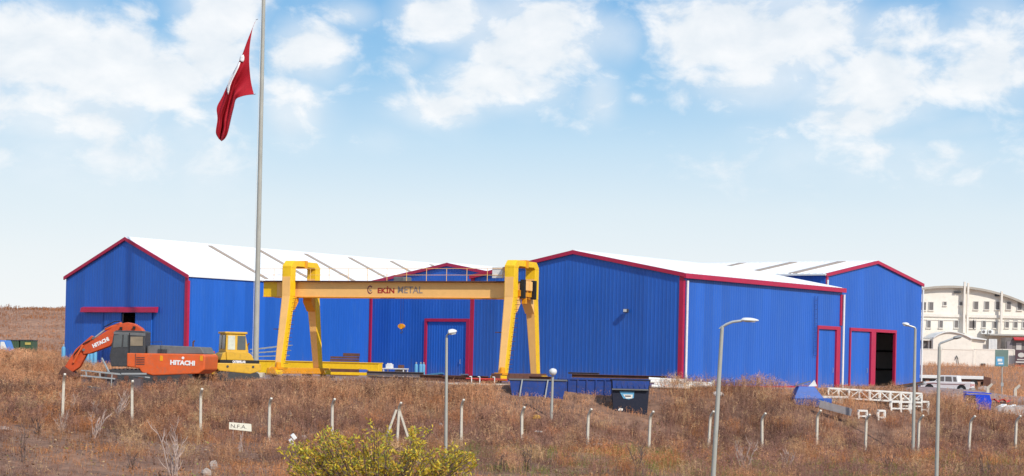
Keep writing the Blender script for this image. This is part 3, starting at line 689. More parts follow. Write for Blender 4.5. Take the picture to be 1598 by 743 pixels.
# ---------------------------------------------------------------- excavator
exY = 102.0; ep = W(235, 600, exY); eg = gz(ep.x, exY) - .05; ES = F / exY
ex = thing('excavator', 'orange crawler excavator with dark cab parked before the left gable', 'excavator', (ep.x, exY, eg), R(-6))
e_base = HY + ROLL * (235 - CX) - (eg - CAMZ) * ES
def E(px, py): return ((px - 235) / ES * 1.0, (e_base + ROLL * (px - 235) - py) / ES)
def Epoly(l): return [E(*p) for p in l]
# tracks
for yy, nm in ((-1.3, 'near'), (.75, 'far')):
    tk = MB(); x0, x1, r = -1.75, 2.3, .42; prof = []
    for i in range(13): a = R(90 + 180 * i / 12); prof.append((x0 + r * math.cos(a), .44 + r * math.sin(a)))
    for i in range(13): a = R(-90 + 180 * i / 12); prof.append((x1 + r * math.cos(a), .44 + r * math.sin(a)))
    tk.prism(prof, yy, yy + .55); to = tk.build('track', DGREY, ex)
    s_ = MB(); n = 46
    per = [Vector((p[0], p[1])) for p in prof]; tot = sum((per[i] - per[(i + 1) % len(per)]).length for i in range(len(per)))
    for k in range(n):
        d = tot * k / n; i = 0
        while d > (per[i] - per[(i + 1) % len(per)]).length: d -= (per[i] - per[(i + 1) % len(per)]).length; i = (i + 1) % len(per)
        a, b = per[i], per[(i + 1) % len(per)]; t = (b - a).normalized(); p = a + t * d; nrm = Vector((t.y, -t.x))
        if nrm.dot(p - Vector(((x0 + x1) / 2, .44))) < 0: nrm = -nrm
        q = [p - t * .07, p + t * .02, p + t * .02 + nrm * .05, p - t * .07 + nrm * .03]
        s_.prism([(v.x, v.y) for v in q], yy - .01, yy + .56)
    s_.build('track_shoes', STEELD, to)
    for xx in (x0, x0 + .8, x0 + 1.6, x0 + 2.4, x0 + 3.2, x1):
        w_ = MB(); w_.cyl((xx, .42), .3 if xx in (x0, x1) else .14, yy - .03, yy - .005, 16); w_.build('roller', RUST, to)
m = MB(); m.box(-.9, 1.4, -.7, .7, .45, .85); m.lathe((.35, 0, .8), [(.6, 0), (.6, .25)], 20); m.build('undercarriage', DGREY, ex)
# house: rear body with counterweight
m = MB(); body = Epoly([(208, 551), (208, 572), (228, 575), (232, 581), (250, 586), (322, 583), (331, 577), (332, 556), (328, 553)])
m.prism(body, -1.35, 1.35); m.build('engine_house', ORAN, ex, bevel=.06)
m = MB(); hd = Epoly([(237, 553), (237, 541), (243, 538.5), (322, 542), (328, 552.5)]); m.prism(hd, -1.05, 1.2); m.build('engine_hood', GREYP, ex, bevel=.04)
m = MB(); p0 = E(255, 548); m.box(p0[0], p0[0] + .5, -1.10, -1.05, p0[1] - .15, p0[1] + .1); m.build('hood_vent', DGREY, ex)
m = MB(); a = E(222, 552); b = E(222, 572); m.box(a[0] - .012, a[0] + .012, -1.372, -1.35, b[1], a[1]); m.build('panel_gap', DGREY, ex)
for px in (263, 326):
    a = E(px, 553.5); m = MB(); m.box(a[0] - .08, a[0] + .08, -1.372, -1.352, a[1] - .34, a[1] - .06); m.build('reflector', OYEL, ex)
a = E(297, 556.5); m = MB(); m.cyl((a[0], a[1] - .08), .075, -1.375, -1.352, 14); m.build('emblem', TXW, ex)
m = MB(); a = E(300, 541); m.tube([(a[0], .2, a[1] - .1), (a[0], .2, a[1] + .25), (a[0] + .08, .2, a[1] + .33)], .05, 8); m.build('exhaust', RUST, ex, True)
m = MB(); a = E(240, 541); b = E(262, 540)
m.tube([(a[0], -1.2, a[1] - .4), (a[0], -1.2, a[1] + .22), (b[0], -1.2, b[1] + .22), (b[0], -1.2, b[1] - .4)], .018, 6); m.build('handrail', DGREY, ex, True)
for k in range(5): m = MB(); a = E(228, 558 + k * 2.6); m.box(a[0] - .16, a[0] + .3, -1.374, -1.352, a[1] - .02, a[1] + .012); m.build('grille_slat', DGREY, ex)
def ex_text(s, pxa, pya, pxb, pyb, hpx, y, off, nm='lettering', par=ex):
    A, B = E(pxa, pya), E(pxb, pyb); ang = math.atan2(B[1] - A[1], B[0] - A[0]); ln = math.hypot(B[0] - A[0], B[1] - A[1]); h_ = hpx / ES
    o = text(nm, s, h_ / .7, (0, 0, 0), (0, 0, 0), TXW, par, off); xs = [v.co.x for v in o.data.vertices]; ys = [v.co.y for v in o.data.vertices]
    k = ln / (max(xs) - min(xs)); kx = (max(xs) + min(xs)) / 2; ky = (max(ys) + min(ys)) / 2; k2 = h_ / (max(ys) - min(ys))
    Mx = Matrix.Translation(((A[0] + B[0]) / 2, y, (A[1] + B[1]) / 2)) @ Matrix.Rotation(-ang, 4, 'Y') @ Matrix.Rotation(R(90), 4, 'X') @ Matrix.Diagonal((k, k2, 1, 1)) @ Matrix.Translation((-kx, -ky, 0))
    o.data.transform(Mx); return o
ex_text('HITACHI', 277, 565.5, 316, 567.0, 7.6, -1.368, .022)
# cab
cabp = Epoly([(180, 556), (183, 572), (211, 572), (236, 551), (236, 519), (231, 517), (189, 516), (186, 520)])
m = MB(); m.prism(cabp, -1.30, -.25); cab = m.build('cab', DGREY, ex, bevel=.04)
for nm, pl_, mt in (('cab_window', [(187, 524), (200, 522), (199, 542), (185.5, 543)], GLASS), ('cab_window', [(202.5, 522), (208.5, 522), (208.5, 542), (201.5, 542)], GLASS), ('cab_window', [(213, 526), (232.5, 526), (232.5, 540), (213, 540)], mat('dusty_tan_glass', (.28, .22, .15), .3, .25, 3))):
    m = MB(); m.prism(Epoly(pl_), -1.322, -1.302); m.build(nm, mt, cab)
m = MB(); m.prism(Epoly([(210.5, 520), (212, 520), (212, 571), (210.5, 571)]), -1.318, -1.302); m.build('door_edge', BLACK, cab)
m = MB(); m.prism(Epoly([(186, 518), (236.5, 520.5), (236.5, 525.0), (186.5, 522.0)]), -1.318, -1.302); m.build('roof_band', GREYP, cab)
# boom, stick, bucket
boomp = Epoly([(236, 566), (228, 523), (219, 512), (208, 505.5), (197, 503), (183, 506), (160, 518.5), (131, 538), (125, 547), (128, 553), (138, 551.5), (176, 537.5), (193, 531), (203, 535), (216, 566)])
m = MB(); m.prism(boomp, -.18, .30); boom = m.build('boom', OBOOM, ex, bevel=.03)
bt = ex_text('HITACHI', 142.5, 540.5, 168, 528.5, 6.4, -.196, .02, par=boom)
stick = Epoly([(139, 523.5), (147, 531), (143, 541), (132, 552), (121, 573), (109, 581), (97, 572), (114, 545)])
m = MB(); m.prism(stick, -.11, .23); st = m.build('stick', OBOOM, ex, bevel=.03)
m = MB(); a, b = E(186, 506), E(160, 516); m.tube([(a[0], .06, a[1] + .05), (b[0], .06, b[1] + .08)], .085, 10); m.build('stick_cylinder', ORAN, boom, True)
m = MB(); c = E(143, 527); m.tube([(b[0], .06, b[1] + .08), (c[0], .06, c[1])], .05, 8); m.build('cylinder_rod', GALV, boom, True)
m = MB(); a, b = E(128, 541), E(112, 566); m.tube([(a[0] - .05, -.18, a[1] + .1), (b[0], -.18, b[1])], .065, 8); m.build('bucket_cylinder', ORAN, st, True)
m = MB()
hp = [E(139, 531), (E(128, 536)), E(119, 546), E(113, 553), E(114, 558), E(120, 553), E(124, 546)]
m.tube([(p[0], -.20, p[1]) for p in hp], .03, 6); hp = [E(186, 503), E(176, 503.5), E(160, 512)]
m.tube([(p[0], -.16, p[1] + .06) for p in hp], .028, 6); m.build('hydraulic_hose', BLACK, boom, True)
for q in ((143, 527.5), (128, 546), (193, 519)):
    a = E(*q); m = MB(); m.cyl(a, .08, -.21, .33, 12); m.build('pin', GREYP, boom)
for q in ((188, 514), (209, 513)):
    a = E(*q); m = MB(); m.box(a[0] - .06, a[0] + .06, -.34, -.2, a[1] - .02, a[1] + .13); m.build('work_light', BLACK, boom)
bk = [E(97, 572), E(110, 580), E(116, 588), E(104, 603), E(92, 601), E(86, 590)]
m = MB(); m.prism(bk, -.45, .55); bu = m.build('bucket', RUST, ex, bevel=.03)
for i in range(5):
    m = MB(); a = E(104, 603); m.beam((a[0], -.4 + i * .22, a[1]), (a[0] + .2, -.4 + i * .22, a[1] + .08), .08, .06, .02, .02); m.build('tooth', STEELD, bu)

# ---------------------------------------------------------------- yellow crawler loader
loY = 104.5; lp = W(351, 600, loY); LS = F / loY; lg_ = gz(lp.x, loY)
lo_ = thing('crawler_loader', 'old yellow crawler loader with glazed cab, beside the excavator', 'loader', (lp.x, loY, lg_), R(24))
l_base = HY + ROLL * (360 - CX) - (lg_ - CAMZ) * LS
def lz(py): return (l_base - py) / LS
kx = LS * .913; ky = LS * (.407 + .15 * .0)
def lx(px): return (px - 360) / (LS * (math.cos(R(24)) + .151 * math.sin(R(24))))
CW = 1.45
zc0, zc1 = lz(549), lz(521)
m = MB(); m.add([(0, 0, zc0), (lx(396), 0, zc0), (lx(396), CW, zc0), (-.02, CW, zc0), (.03, .05, zc1), (lx(391), .05, zc1), (lx(391), CW - .05, zc1), (.03, CW - .05, zc1)],
      [(0, 3, 2, 1), (4, 5, 6, 7), (0, 1, 5, 4), (1, 2, 6, 5), (2, 3, 7, 6), (3, 0, 4, 7)]); cb = m.build('cab', CATY, lo_, bevel=.03)
m = MB(); m.box(-.06, lx(393.5), -.03, CW + .03, zc1, zc1 + .12); m.build('cab_roof', CATY, lo_, bevel=.03)
dzw = zc1 - zc0
for (x0, x1, mt) in ((lx(363), lx(374.5), GLASSW), (lx(378), lx(391), GLASS)):
    m = MB(); m.add([(x0, -.006 + .05 * .1, zc0 + .12), (x1, -.006 + .05 * .1, zc0 + .12), (x1, .035, zc1 - .1), (x0 + .02, .035, zc1 - .1)], [(0, 1, 2, 3)]); o = m.build('cab_window', mt, cb, recalc=False); o.modifiers.new('thick', 'SOLIDIFY').thickness = .02; o.location.y = -.012
for (y0, y1) in ((.12, .66), (.82, 1.34)):
    m = MB(); m.add([(-.01, y0, zc0 + .16), (-.01, y1, zc0 + .16), (.02, y1, zc1 - .08), (.02, y0, zc1 - .08)], [(0, 1, 2, 3)]); o = m.build('cab_window', GLASS, cb, recalc=False); o.modifiers.new('thick', 'SOLIDIFY').thickness = .02; o.location.x = -.012
m = MB(); m.prism([(lx(361), lz(562)), (lx(404), lz(562)), (lx(400), lz(553)), (lx(393), lz(548.6)), (lx(360), lz(548.6))], -.12, CW + .1); m.build('hood', CATY, lo_, bevel=.03)
m = MB(); m.prism([(lx(352), lz(562)), (lx(361), lz(562)), (lx(360), lz(549.2)), (lx(355), lz(552))], -.05, CW + .05); m.build('fender', CATY, lo_, bevel=.02)
m = MB(); m.box(-.35, lx(412), -.16, CW + .1, lz(567), lz(561.8)); m.build('side_band', BLACK, lo_)
t_ = text('lettering', 'CATERPILLAR', .17, (lx(380), -.168, lz(564.6)), (R(90), 0, 0), TXW, lo_, .012, .72)
m = MB(); m.prism([(-.55, lz(566.8)), (lx(415), lz(566.8)), (lx(415), lz(578)), (lx(398), lz(583)), (-.4, lz(579)), (-.55, lz(575))], -.2, CW + .2); m.build('chassis', CATY, lo_, bevel=.04)
for px in (362, 402):
    m = MB(); m.cyl((lx(px), lz(572)), .07, -.23, -.20, 12); m.build('bolt_cover', DGREY, lo_)
m = MB(); m.box(-.75, -.5, .1, CW - .1, lz(585), lz(553)); m.build('rear_guard', CATY, lo_, bevel=.04)
m = MB(); m.tube([(lx(398), .5, lz(553)), (lx(398), .5, lz(538)), (lx(398) + .1, .5, lz(535))], .045, 8); m.build('exhaust', RUST, lo_, True)
m = MB(); m.lathe((-.62, .3, lz(553)), [(.09, 0), (.09, .12), (.05, .16)], 10); m.build('beacon', RED, lo_, True)
m = MB(); m.box(lx(393), lx(393) + .5, .2, CW - .2, lz(592), lz(578)); m.build('lift_arm', CATY, lo_, bevel=.03)
for yy in (-.17, CW - .25):
    tk = MB(); prof = []; x0, x1, r = -.3, 1.7, .26
    for i in range(13): a = R(90 + 180 * i / 12); prof.append((x0 + r * math.cos(a), .26 + r * math.sin(a)))
    for i in range(13): a = R(-90 + 180 * i / 12); prof.append((x1 + r * math.cos(a), .26 + r * math.sin(a)))
    tk.prism(prof, yy, yy + .42); to = tk.build('track', DGREY, lo_)
    for k in range(12):
        s_ = MB(); s_.box(x0 + k * (x1 - x0) / 11 - .03, x0 + k * (x1 - x0) / 11 + .03, yy - .01, yy + .43, .51, .56); s_.build('track_shoe', STEELD, to)

# ---------------------------------------------------------------- perimeter fence posts
fa = Vector((-20.6, 85.0)); fd = Vector((math.cos(math.atan(.364)), math.sin(math.atan(.364)))); fn = Vector((fd.y, -fd.x))
def post_mesh(h=2.2):
    m = MB(); pts = [(0, 0, -.4), (0, 0, h - .36), (fn.x * .05, fn.y * .05, h - .24), (fn.x * .16, fn.y * .16, h - .12), (fn.x * .36, fn.y * .36, h + .04)]
    ang = math.atan2(fn.y, fn.x)
    for a, b, wa, wb in zip(pts[:-1], pts[1:], (.118, .110, .108, .105), (.110, .108, .105, .09)):
        m.beam(a, b, wa, wa, wb, wb, up=(fn.x, fn.y, 0.001))
    return m
ppx = [-3, 97, 206, 313, 420, 518.5, 620, 720, 815, 917, 1013, 1106, 1190, 1275, 1351, 1433, 1512, 1585]
ordn = ['first', 'second', 'third', 'fourth', 'fifth', 'sixth', 'seventh', 'eighth', 'ninth', 'tenth', 'eleventh', 'twelfth', 'thirteenth', 'fourteenth', 'fifteenth', 'sixteenth', 'seventeenth', 'eighteenth']
near = ['cut by the left picture edge', 'left of the excavator boom', 'below the excavator cab', 'below the orange counterweight', 'below the flagpole', 'left of the braced post', '', 'just right of the small-headed lamp pole', 'left of the globe lamp', 'left of the navy skip', 'right of the navy skip', 'touching the tall white-headed lamp pole', 'right of the tall white-headed lamp pole', 'right of the blue hopper', 'below the left end of the white truss', 'between the two rightmost lamp poles', 'right of the rightmost lamp pole', 'nearest the right picture edge']
TIP = mat('whitewashed_tip', (.66, .60, .50), .9, .1, 6)
for i, px in enumerate(ppx):
    a = ray(px, 670)[0]
    # intersection of the sight line with the fence line
    s_ = (a * fa.y - fa.x) / (fd.x - a * fd.y); p = fa + fd * s_; hz = gz(p.x, p.y)
    lab = 'concrete fence post with bent top, %s' % near[i] if i != 6 else 'concrete fence post braced by two slanting struts, above the yellow bush'
    pr_ = thing('fence_post', lab, 'fence post', (p.x, p.y, hz), R(random.uniform(-4, 4)), 'concrete posts of the perimeter fence')
    hh = 2.05 + random.uniform(-.05, .1)
    o = post_mesh(hh).build('shaft', CONC, pr_); o.rotation_euler = (R(random.uniform(-2, 2)), R(random.uniform(-2.2, 2.8)), 0)
    m = MB(); q = Vector((fn.x * .36, fn.y * .36, hh + .04)); m.beam(q - Vector((fn.x * .05, fn.y * .05, .04)), q + Vector((fn.x * .02, fn.y * .02, .02)), .108, .108, .095, .095, up=(fn.x, fn.y, 0)); t = m.build('tip', TIP, o)
    if i == 6:
        for sgn in (-1, 1):
            m = MB(); e_ = fd * (.78 * sgn); m.beam((e_.x, e_.y, -.3), (fd.x * .07 * sgn, fd.y * .07 * sgn, 1.72), .105, .105, .10, .10); m.build('strut', CONC, pr_)

# ---------------------------------------------------------------- street lamps
def lamp(px_b, px_t, py_t, Y, arm, head, label, rad=.085):
    """pole from the ground to pixel (px_t, py_t); arm: list of pixel points to the head"""
    top = W(px_t, py_t, Y); bx0 = W(px_b, 743 if py_t < 600 else 663, Y); zg = gz(bx0.x, Y)
    # base along the same lean
    d = (top - bx0); k = (zg - bx0.z) / d.z; base = bx0 + d * k
    o = thing('street_lamp', label, 'street lamp', (base.x, Y, zg), 0, 'street lamps along the road')
    T = top - Vector((base.x, Y, zg))
    m = MB(); m.tube([(0, 0, -.2), T * .02 + Vector((0, 0, 0)), T * .5, T], [rad * 1.15, rad * 1.1, rad, rad * .82], 12); pole = m.build('pole', LPOLE, o, True)
    pts = [W(*p, Y) - Vector((base.x, Y, zg)) for p in arm]
    m = MB(); m.tube([T] + pts if (pts[0] - T).length > .05 else pts, rad * .6, 8); m.build('arm', GALV, o, True)
    return o, T, Vector((base.x, Y, zg))
def head_mesh(o, a, b, wd, hgt_, mt=LAMPW, bowl=True):
    a = Vector(a); b = Vector(b); d = b - a; n = 9; m = MB(); vs = []; k = 10
    sd_ = Vector((0, 1, 0)); up = d.normalized().cross(sd_); up = up if up.z > 0 else -up
    for i in range(n):
        t = i / (n - 1); w_ = (.35 + .65 * math.sin(math.pi * min(1, .12 + t * .95)) ** .6) if 0 < i < n - 1 else .25; p = a + d * t
        for j in range(k):
            an = 2 * math.pi * j / k; vz = math.sin(an); vs.append(p + sd_ * (wd / 2 * w_ * math.cos(an)) + up * (hgt_ * w_ * (vz * (.62 if vz > 0 else .38))))
    m.add(vs, [(i * k + j, i * k + (j + 1) % k, (i + 1) * k + (j + 1) % k, (i + 1) * k + j) for i in range(n - 1) for j in range(k)] + [tuple(range(k)), tuple(range((n - 1) * k, n * k))])
    h = m.build('lamp_head', mt, o, True)
    if bowl:
        m = MB(); c = a.lerp(b, .55) - up * (hgt_ * .36); m.beam(c - d * .28, c + d * .25, wd * .6, hgt_ * .12); m.build('diffuser', GALV, h, bevel=.01)
    return h
o, T, B0 = lamp(1113, 1127, 510, 70, [(1123, 513), (1127, 510.5), (1134, 506), (1143, 502.5), (1158, 500.5)], None, 'tall street lamp with white head, standing before the large gable hall', .085)
head_mesh(o, W(1156, 499.5, 70) - B0, W(1184, 500.5, 70) - B0, .30, .17)
o, T, B0 = lamp(695.5, 697, 527, 75, [(697, 524), (700, 520.5), (704, 518.5)], None, 'slim street lamp with small round-looking head, beside the recessed door', .062)
head_mesh(o, W(699, 520, 74.9) - B0, W(713, 517, 75) - B0, .36, .24)
o, T, B0 = lamp(857.5, 862.5, 588, 98, [(862.5, 586), (863, 583)], None, 'short street lamp with globe-like head, left of the blue skips', .07)
m = MB(); c = W(863, 580, 97.9) - B0; m.lathe(c, [(.04, -.2), (.13, -.17), (.2, -.06), (.21, .04), (.16, .13), (.03, .18)], 14); h = m.build('lamp_head', LAMPW, o, True)
o, T, B0 = lamp(1424, 1428.5, 513, 100, [(1427, 511), (1421, 509), (1416, 507.5)], None, 'street lamp with white head pointing left, before the half-open doorway', .085)
head_mesh(o, W(1419, 508, 100) - B0, W(1408, 505, 100) - B0, .28, .2)
o, T, B0 = lamp(1461.5, 1466, 541, 75, [(1466, 537.5), (1468, 535.5), (1490, 527.5)], None, 'street lamp with dark flat head, rightmost, in front of the pickup', .075)
head_mesh(o, W(1487, 528.5, 75) - B0, W(1502, 525, 75) - B0, .28, .14, mat('grey_lamp_housing', (.30, .29, .27), .4, .1, 4))

# ---------------------------------------------------------------- yard stock
def local_at(px, Y, py=None):
    p = W(px, py or 595, Y); return p.x, Y, gz(p.x, Y)
# long yellow crane beam lying behind the left portal
X_, Y_, Z_ = local_at(405, 124.8); bl = (600 - 405) / (F / 122.5) / .93
o = thing('spare_crane_beam', 'long yellow crane beam with slot, lying on the ground behind the left portal', 'steel beam', (X_, Y_, Z_), R(-20))
zt = .93; m = MB()
L1 = bl * .46
m.prism([(0, .12), (L1, .12), (L1 + .25, .34), (L1 + .35, .52), (bl * .90, .52), (bl * .925, .42), (bl * .90, .32), (L1 + .6, .30), (L1 + .5, .12), (bl, .12), (bl, zt), (0, zt)], -.3, .3); m.build('box_section', YEL, o, bevel=.02)
m = MB(); m.box(0, bl + .02, -.36, .36, zt, zt + .05); m.build('top_flange', YEL, o)
for xx in (.5, bl * .4, bl - .6):
    m = MB(); m.box(xx - .15, xx + .15, -.5, .5, -.05, .12); m.build('timber_block', BARKD, o)
def ibeam(name, label, pxa, pxb, Y, h, w, mt, rz=0, zoff=0, group='rolled steel beams lying in the yard', cat='steel beam'):
    p = W(pxa, 595, Y); q = W(pxb, 595, Y); Ln = (q.x - p.x) / math.cos(rz); z = gz((p.x + q.x) / 2, Y)
    o = thing(name, label, cat, (p.x, Y, z + zoff), rz, group)
    m = MB(); m.box(0, Ln, -w / 2, w / 2, 0, h * .1); m.build('bottom_flange', mt, o)
    m = MB(); m.box(0, Ln, -w / 2, w / 2, h * .9, h); m.build('top_flange', mt, o)
    m = MB(); m.box(.01, Ln - .01, -w * .07, w * .07, h * .1, h * .9); m.build('web', mt, o)
    return o
ibeam('steel_beam', 'grey steel I-beam on the ground right of the yellow beam', 572, 662, 110.5, .26, .24, STEELD, R(-8), .25)
ibeam('steel_beam', 'lower dark steel I-beam under the grey one, right of the yellow beam', 578, 658, 110.0, .2, .2, STEELD, R(-8), .02)
ibeam('steel_beam', 'dark brown steel beam lying below the recessed door', 655, 762, 109.6, .36, .3, RUST, R(-10), .02)
ibeam('steel_beam', 'rusty brown beam lying just left of the right portal', 690, 778, 108.2, .3, .26, RUST, R(-12), .02)
ibeam('steel_beam', 'rusty beam between the portal and the hall wall, right of the crane foot', 795, 860, 108.6, .34, .3, RUST, R(-16), .1)
ibeam('steel_beam', 'upper rusty beam of the pile behind the blue skips', 892, 1040, 107.6, .2, .3, RUST, R(-3), .42)
ibeam('steel_beam', 'lower rusty beam of the pile behind the blue skips', 885, 1048, 107.2, .2, .3, RUST, R(-3), .18)
ibeam('steel_beam', 'thin dark beam on top of the pile behind the blue skips', 886, 935, 107.9, .1, .2, STEELD, R(-3), .62)
X_, Y_, Z_ = local_at(516, 128)
o = thing('brown_crate', 'dark brown slatted crate behind the yellow beam', 'crate', (X_, Y_, Z_ + .85), R(-8))
for k in range(3):
    m = MB(); m.box(.0 + k * .02, 1.9, -.4, .4, k * .17 - .85 * (k == 0), k * .17 + .14); m.build('slat', RUST, o)
m = MB(); m.box(.9, 1.95, -.3, .3, .5, .72); m.build('lid', RUST, o)
# silver frames
X_, Y_, Z_ = local_at(398, 127)
o = thing('galvanised_frame_stack', 'stack of silver steel lattice frames behind the left portal leg', 'steel frames', (X_, Y_, Z_), R(-14))
for k in range(4):
    z = .95 + k * .24; sl_ = k * .18; fr = MB(); wv = 2.2 + .1 * k
    for yy in (-.4, .4): fr.beam((-.1 - sl_ * .3, yy, z), (wv, yy, z + .12 * k), .06, .06)
    for j in range(6): xx = j * wv / 5; fr.beam((xx, -.4, z + .12 * k * j / 5), (xx, .4, z + .12 * k * j / 5), .05, .05)
    fr.build('lattice_frame', GALV, o)
m = MB(); m.box(.1, .3, -.4, .4, -.05, .95); m.box(1.7, 1.9, -.4, .4, -.05, .95); m.build('trestle', GALV, o)
# gas cylinders
def cylinder(px, Y, h, label, group, r=.13):
    X_, Y_, Z_ = local_at(px, Y); o = thing('gas_cylinder', label, 'gas cylinder', (X_, Y_, Z_), 0, group)
    m = MB(); m.lathe((0, 0, 0), [(r, 0), (r, h * .86), (r * .8, h * .93), (r * .35, h * .97)], 14); m.build('bottle', LBLUE, o, True)
    m = MB(); m.lathe((0, 0, h * .96), [(.05, 0), (.06, .03), (.06, .11), (.03, .14)], 10); m.build('valve_cap', GALV, o, True)
for px, l_ in ((649, 'light blue gas cylinder, leftmost of the three by the recessed door'), (656, 'light blue gas cylinder, middle of the three by the recessed door'), (660.5, 'light blue gas cylinder, touching the recessed door frame')):
    cylinder(px, 134.5, .95, l_, 'gas cylinders at the recessed door', .125)
for px, l_ in ((98, 'light blue gas cylinder at the far left corner of the long hall'), (130, 'light blue gas cylinder under the excavator boom, leftmost of four'), (136, 'light blue gas cylinder under the excavator boom, second of four'), (141.5, 'light blue gas cylinder under the excavator boom, third of four'), (147.5, 'light blue gas cylinder under the excavator boom, rightmost of four')):
    cylinder(px, 119.5 if px < 100 else 118.0, 1.15, l_, 'gas cylinders at the left gable', .13)
# small white bench with machines
X_, Y_, Z_ = local_at(600, 126)
o = thing('work_bench', 'low white work bench with pale boxes, right of the yellow beam', 'bench', (X_, Y_, Z_), R(-20))
m = MB(); m.box(0, 1.6, -.4, .4, .55, .62); m.build('top', WHITE, o)
for xx in (.05, 1.5):
    for yy in (-.35, .35): m = MB(); m.box(xx, xx + .06, yy - .03, yy + .03, 0, .55); m.build('leg', WHITE, o)
X2 = o.location; c_, s_ = math.cos(R(-20)), math.sin(R(-20))
b = thing('pale_box', 'small white box standing on the low work bench', 'box', (X2.x + .35 * c_, X2.y + .35 * s_, X2.z + .62), R(-20)); m = MB(); m.box(-.2, .2, -.2, .2, 0, .26); m.build('carton', WHITE, b, bevel=.01); m = MB(); m.box(-.12, .12, -.15, .15, .26, .33); m.build('lid', WHITE, b)
X_, Y_, Z_ = local_at(625, 126)
o = thing('air_compressor', 'small grey compressor beside the white work bench', 'compressor', (X_, Y_, Z_), R(-20))
m = MB(); m.tube([(-.4, 0, .35), (-.35, 0, .35), (.35, 0, .35), (.4, 0, .35)], [.08, .2, .2, .08], 14); m.build('tank', GALV, o, True)
m = MB(); m.box(-.15, .2, -.15, .15, .55, .85); m.build('pump', RUST, o, bevel=.03)
for xx in (-.3, .3): m = MB(); m.box(xx - .03, xx + .03, -.18, .18, 0, .2); m.build('foot', DGREY, o)
# light blue sheets before the recessed door
X_, Y_, Z_ = local_at(661, 128)
o = thing('sheet_stack', 'light blue sheet metal leaning low before the recessed door', 'metal sheets', (X_, Y_, Z_), R(-12))
for k in range(3):
    m = MB(); m.prism([(0, .12 + k * .03), (1.45 - k * .1, .30 + k * .03), (1.45 - k * .1, .32 + k * .03), (0, .14 + k * .03)], -.4 + k * .05, .4); m.build('sheet', LBLUE, o)
m = MB(); m.box(1.1, 1.3, -.3, .3, -.05, .26); m.build('block', BARKD, o); m = MB(); m.box(.1, .3, -.3, .3, -.05, .12); m.build('block', BARKD, o)
X_, Y_, Z_ = local_at(718, 128.5)
o = thing('white_plank', 'short white plank lying at the foot of the crimson pillar', 'plank', (X_, Y_, Z_ + .25), R(-20)); m = MB(); m.box(0, .62, -.1, .1, 0, .07); m.build('board', WHITE, o); m = MB(); m.box(.1, .5, -.08, .08, -.28, 0); m.build('block', RUST, o)
# red barrier with white legs, concrete kerb
X_, Y_, Z_ = local_at(727, 104.4)
o = thing('red_barrier', 'low red pipe barrier on white legs beside the right crane foot', 'barrier', (X_, Y_, Z_), R(-3))
bl2 = (792 - 727) / (F / 104.4)
m = MB(); m.tube([(0, 0, .30), (bl2, 0, .30)], .035, 8); m.tube([(.5, .12, .22), (bl2, .12, .22)], .03, 8); m.build('pipe', RED, o, True)
for px in (736, 749, 772):
    xx = (px - 727) / (F / 104.4); m = MB(); m.beam((xx, -.05, -.1), (xx, -.05, .42), .05, .05); m.beam((xx, -.05, .42), (xx - .12, -.05, .42), .05, .05); m.build('leg', WHITE, o)
X_, Y_, Z_ = local_at(700, 103.9)
o = thing('concrete_kerb', 'pale concrete strip at the yard edge below the red barrier', 'kerb', (X_, Y_, Z_ - .12), R(-1))
for k in range(4): m = MB(); m.box(k * .86, k * .86 + .84, -.25, .25, -.2, .16 + .02 * (k % 2)); m.build('block', CONC, o, bevel=.02)

# ---------------------------------------------------------------- skips, hopper, trusses
def skip(px0, px1, Y, ztop, depth, mt, label, name='skip', rz=0.0, flare=.35, ribs=3, rim=None, low=.0):
    p = W(px0, 600, Y); q = W(px1, 600, Y); w_ = (q.x - p.x) / math.cos(rz); zb = gz((p.x + q.x) / 2, Y) - .25
    o = thing(name, label, 'skip', (p.x, Y, zb), rz, 'skips along the yard edge'); H_ = ztop - zb
    m = MB(); f_ = flare
    outer = [(f_, 0), (w_ - f_, 0), (w_, H_), (0, H_)]; inner = [(f_ + .04, .06), (w_ - f_ - .04, .06), (w_ - .05, H_), (.05, H_)]
    def ring(pl, y): return [(a, y, b) for a, b in pl]
    vs = ring(outer, 0) + ring(outer, depth) + ring(inner, .05) + ring(inner, depth - .05)
    fs = [(0, 1, 2, 3), (7, 6, 5, 4), (0, 4, 5, 1), (1, 5, 6, 2), (0, 3, 7, 4), (8, 11, 10, 9), (12, 13, 14, 15), (8, 9, 13, 12), (9, 10, 14, 13), (8, 12, 15, 11), (3, 2, 10, 11), (2, 6, 14, 10), (6, 7, 15, 14), (7, 3, 11, 15)]
    m.add(vs, fs); b = m.build('shell', mt, o, recalc=False)
    m = MB(); m.box(-.02, w_ + .02, -.06, .06, H_, H_ + .07); m.box(-.02, w_ + .02, depth - .06, depth + .06, H_, H_ + .07); m.box(-.05, .04, .06, depth - .06, H_ - .01, H_ + .066); m.box(w_ - .04, w_ + .05, .06, depth - .06, H_ - .01, H_ + .066); m.build('rim', rim or mt, o)
    for k in range(ribs):
        xx = f_ + (w_ - 2 * f_) * (k + .5) / ribs; m = MB(); m.box(xx - .04, xx + .04, -.07, -.003, .05, H_ - .01); m.build('rib', mt, o)
    return o, w_, H_
o, w_, H_ = skip(795, 884, 101.4, W(840, 594, 101.4).z, 1.4, SKIPB, 'wide blue skip with two pale braces, left end of the skip row', flare=.2, ribs=0, rim=GREYP)
for px in (811, 851):
    xx = (px - 795) / (F / 101.4); m = MB(); m.beam((xx + .14, -.10, H_ + .05), (xx, -.14, .15), .07, .05); m.build('brace', GALV, o)
skip(872, 960, 102.8, W(915, 593, 102.8).z, 1.3, SKIPB, 'blue skip half sunk in weeds, middle of the skip row', flare=.3, ribs=5)
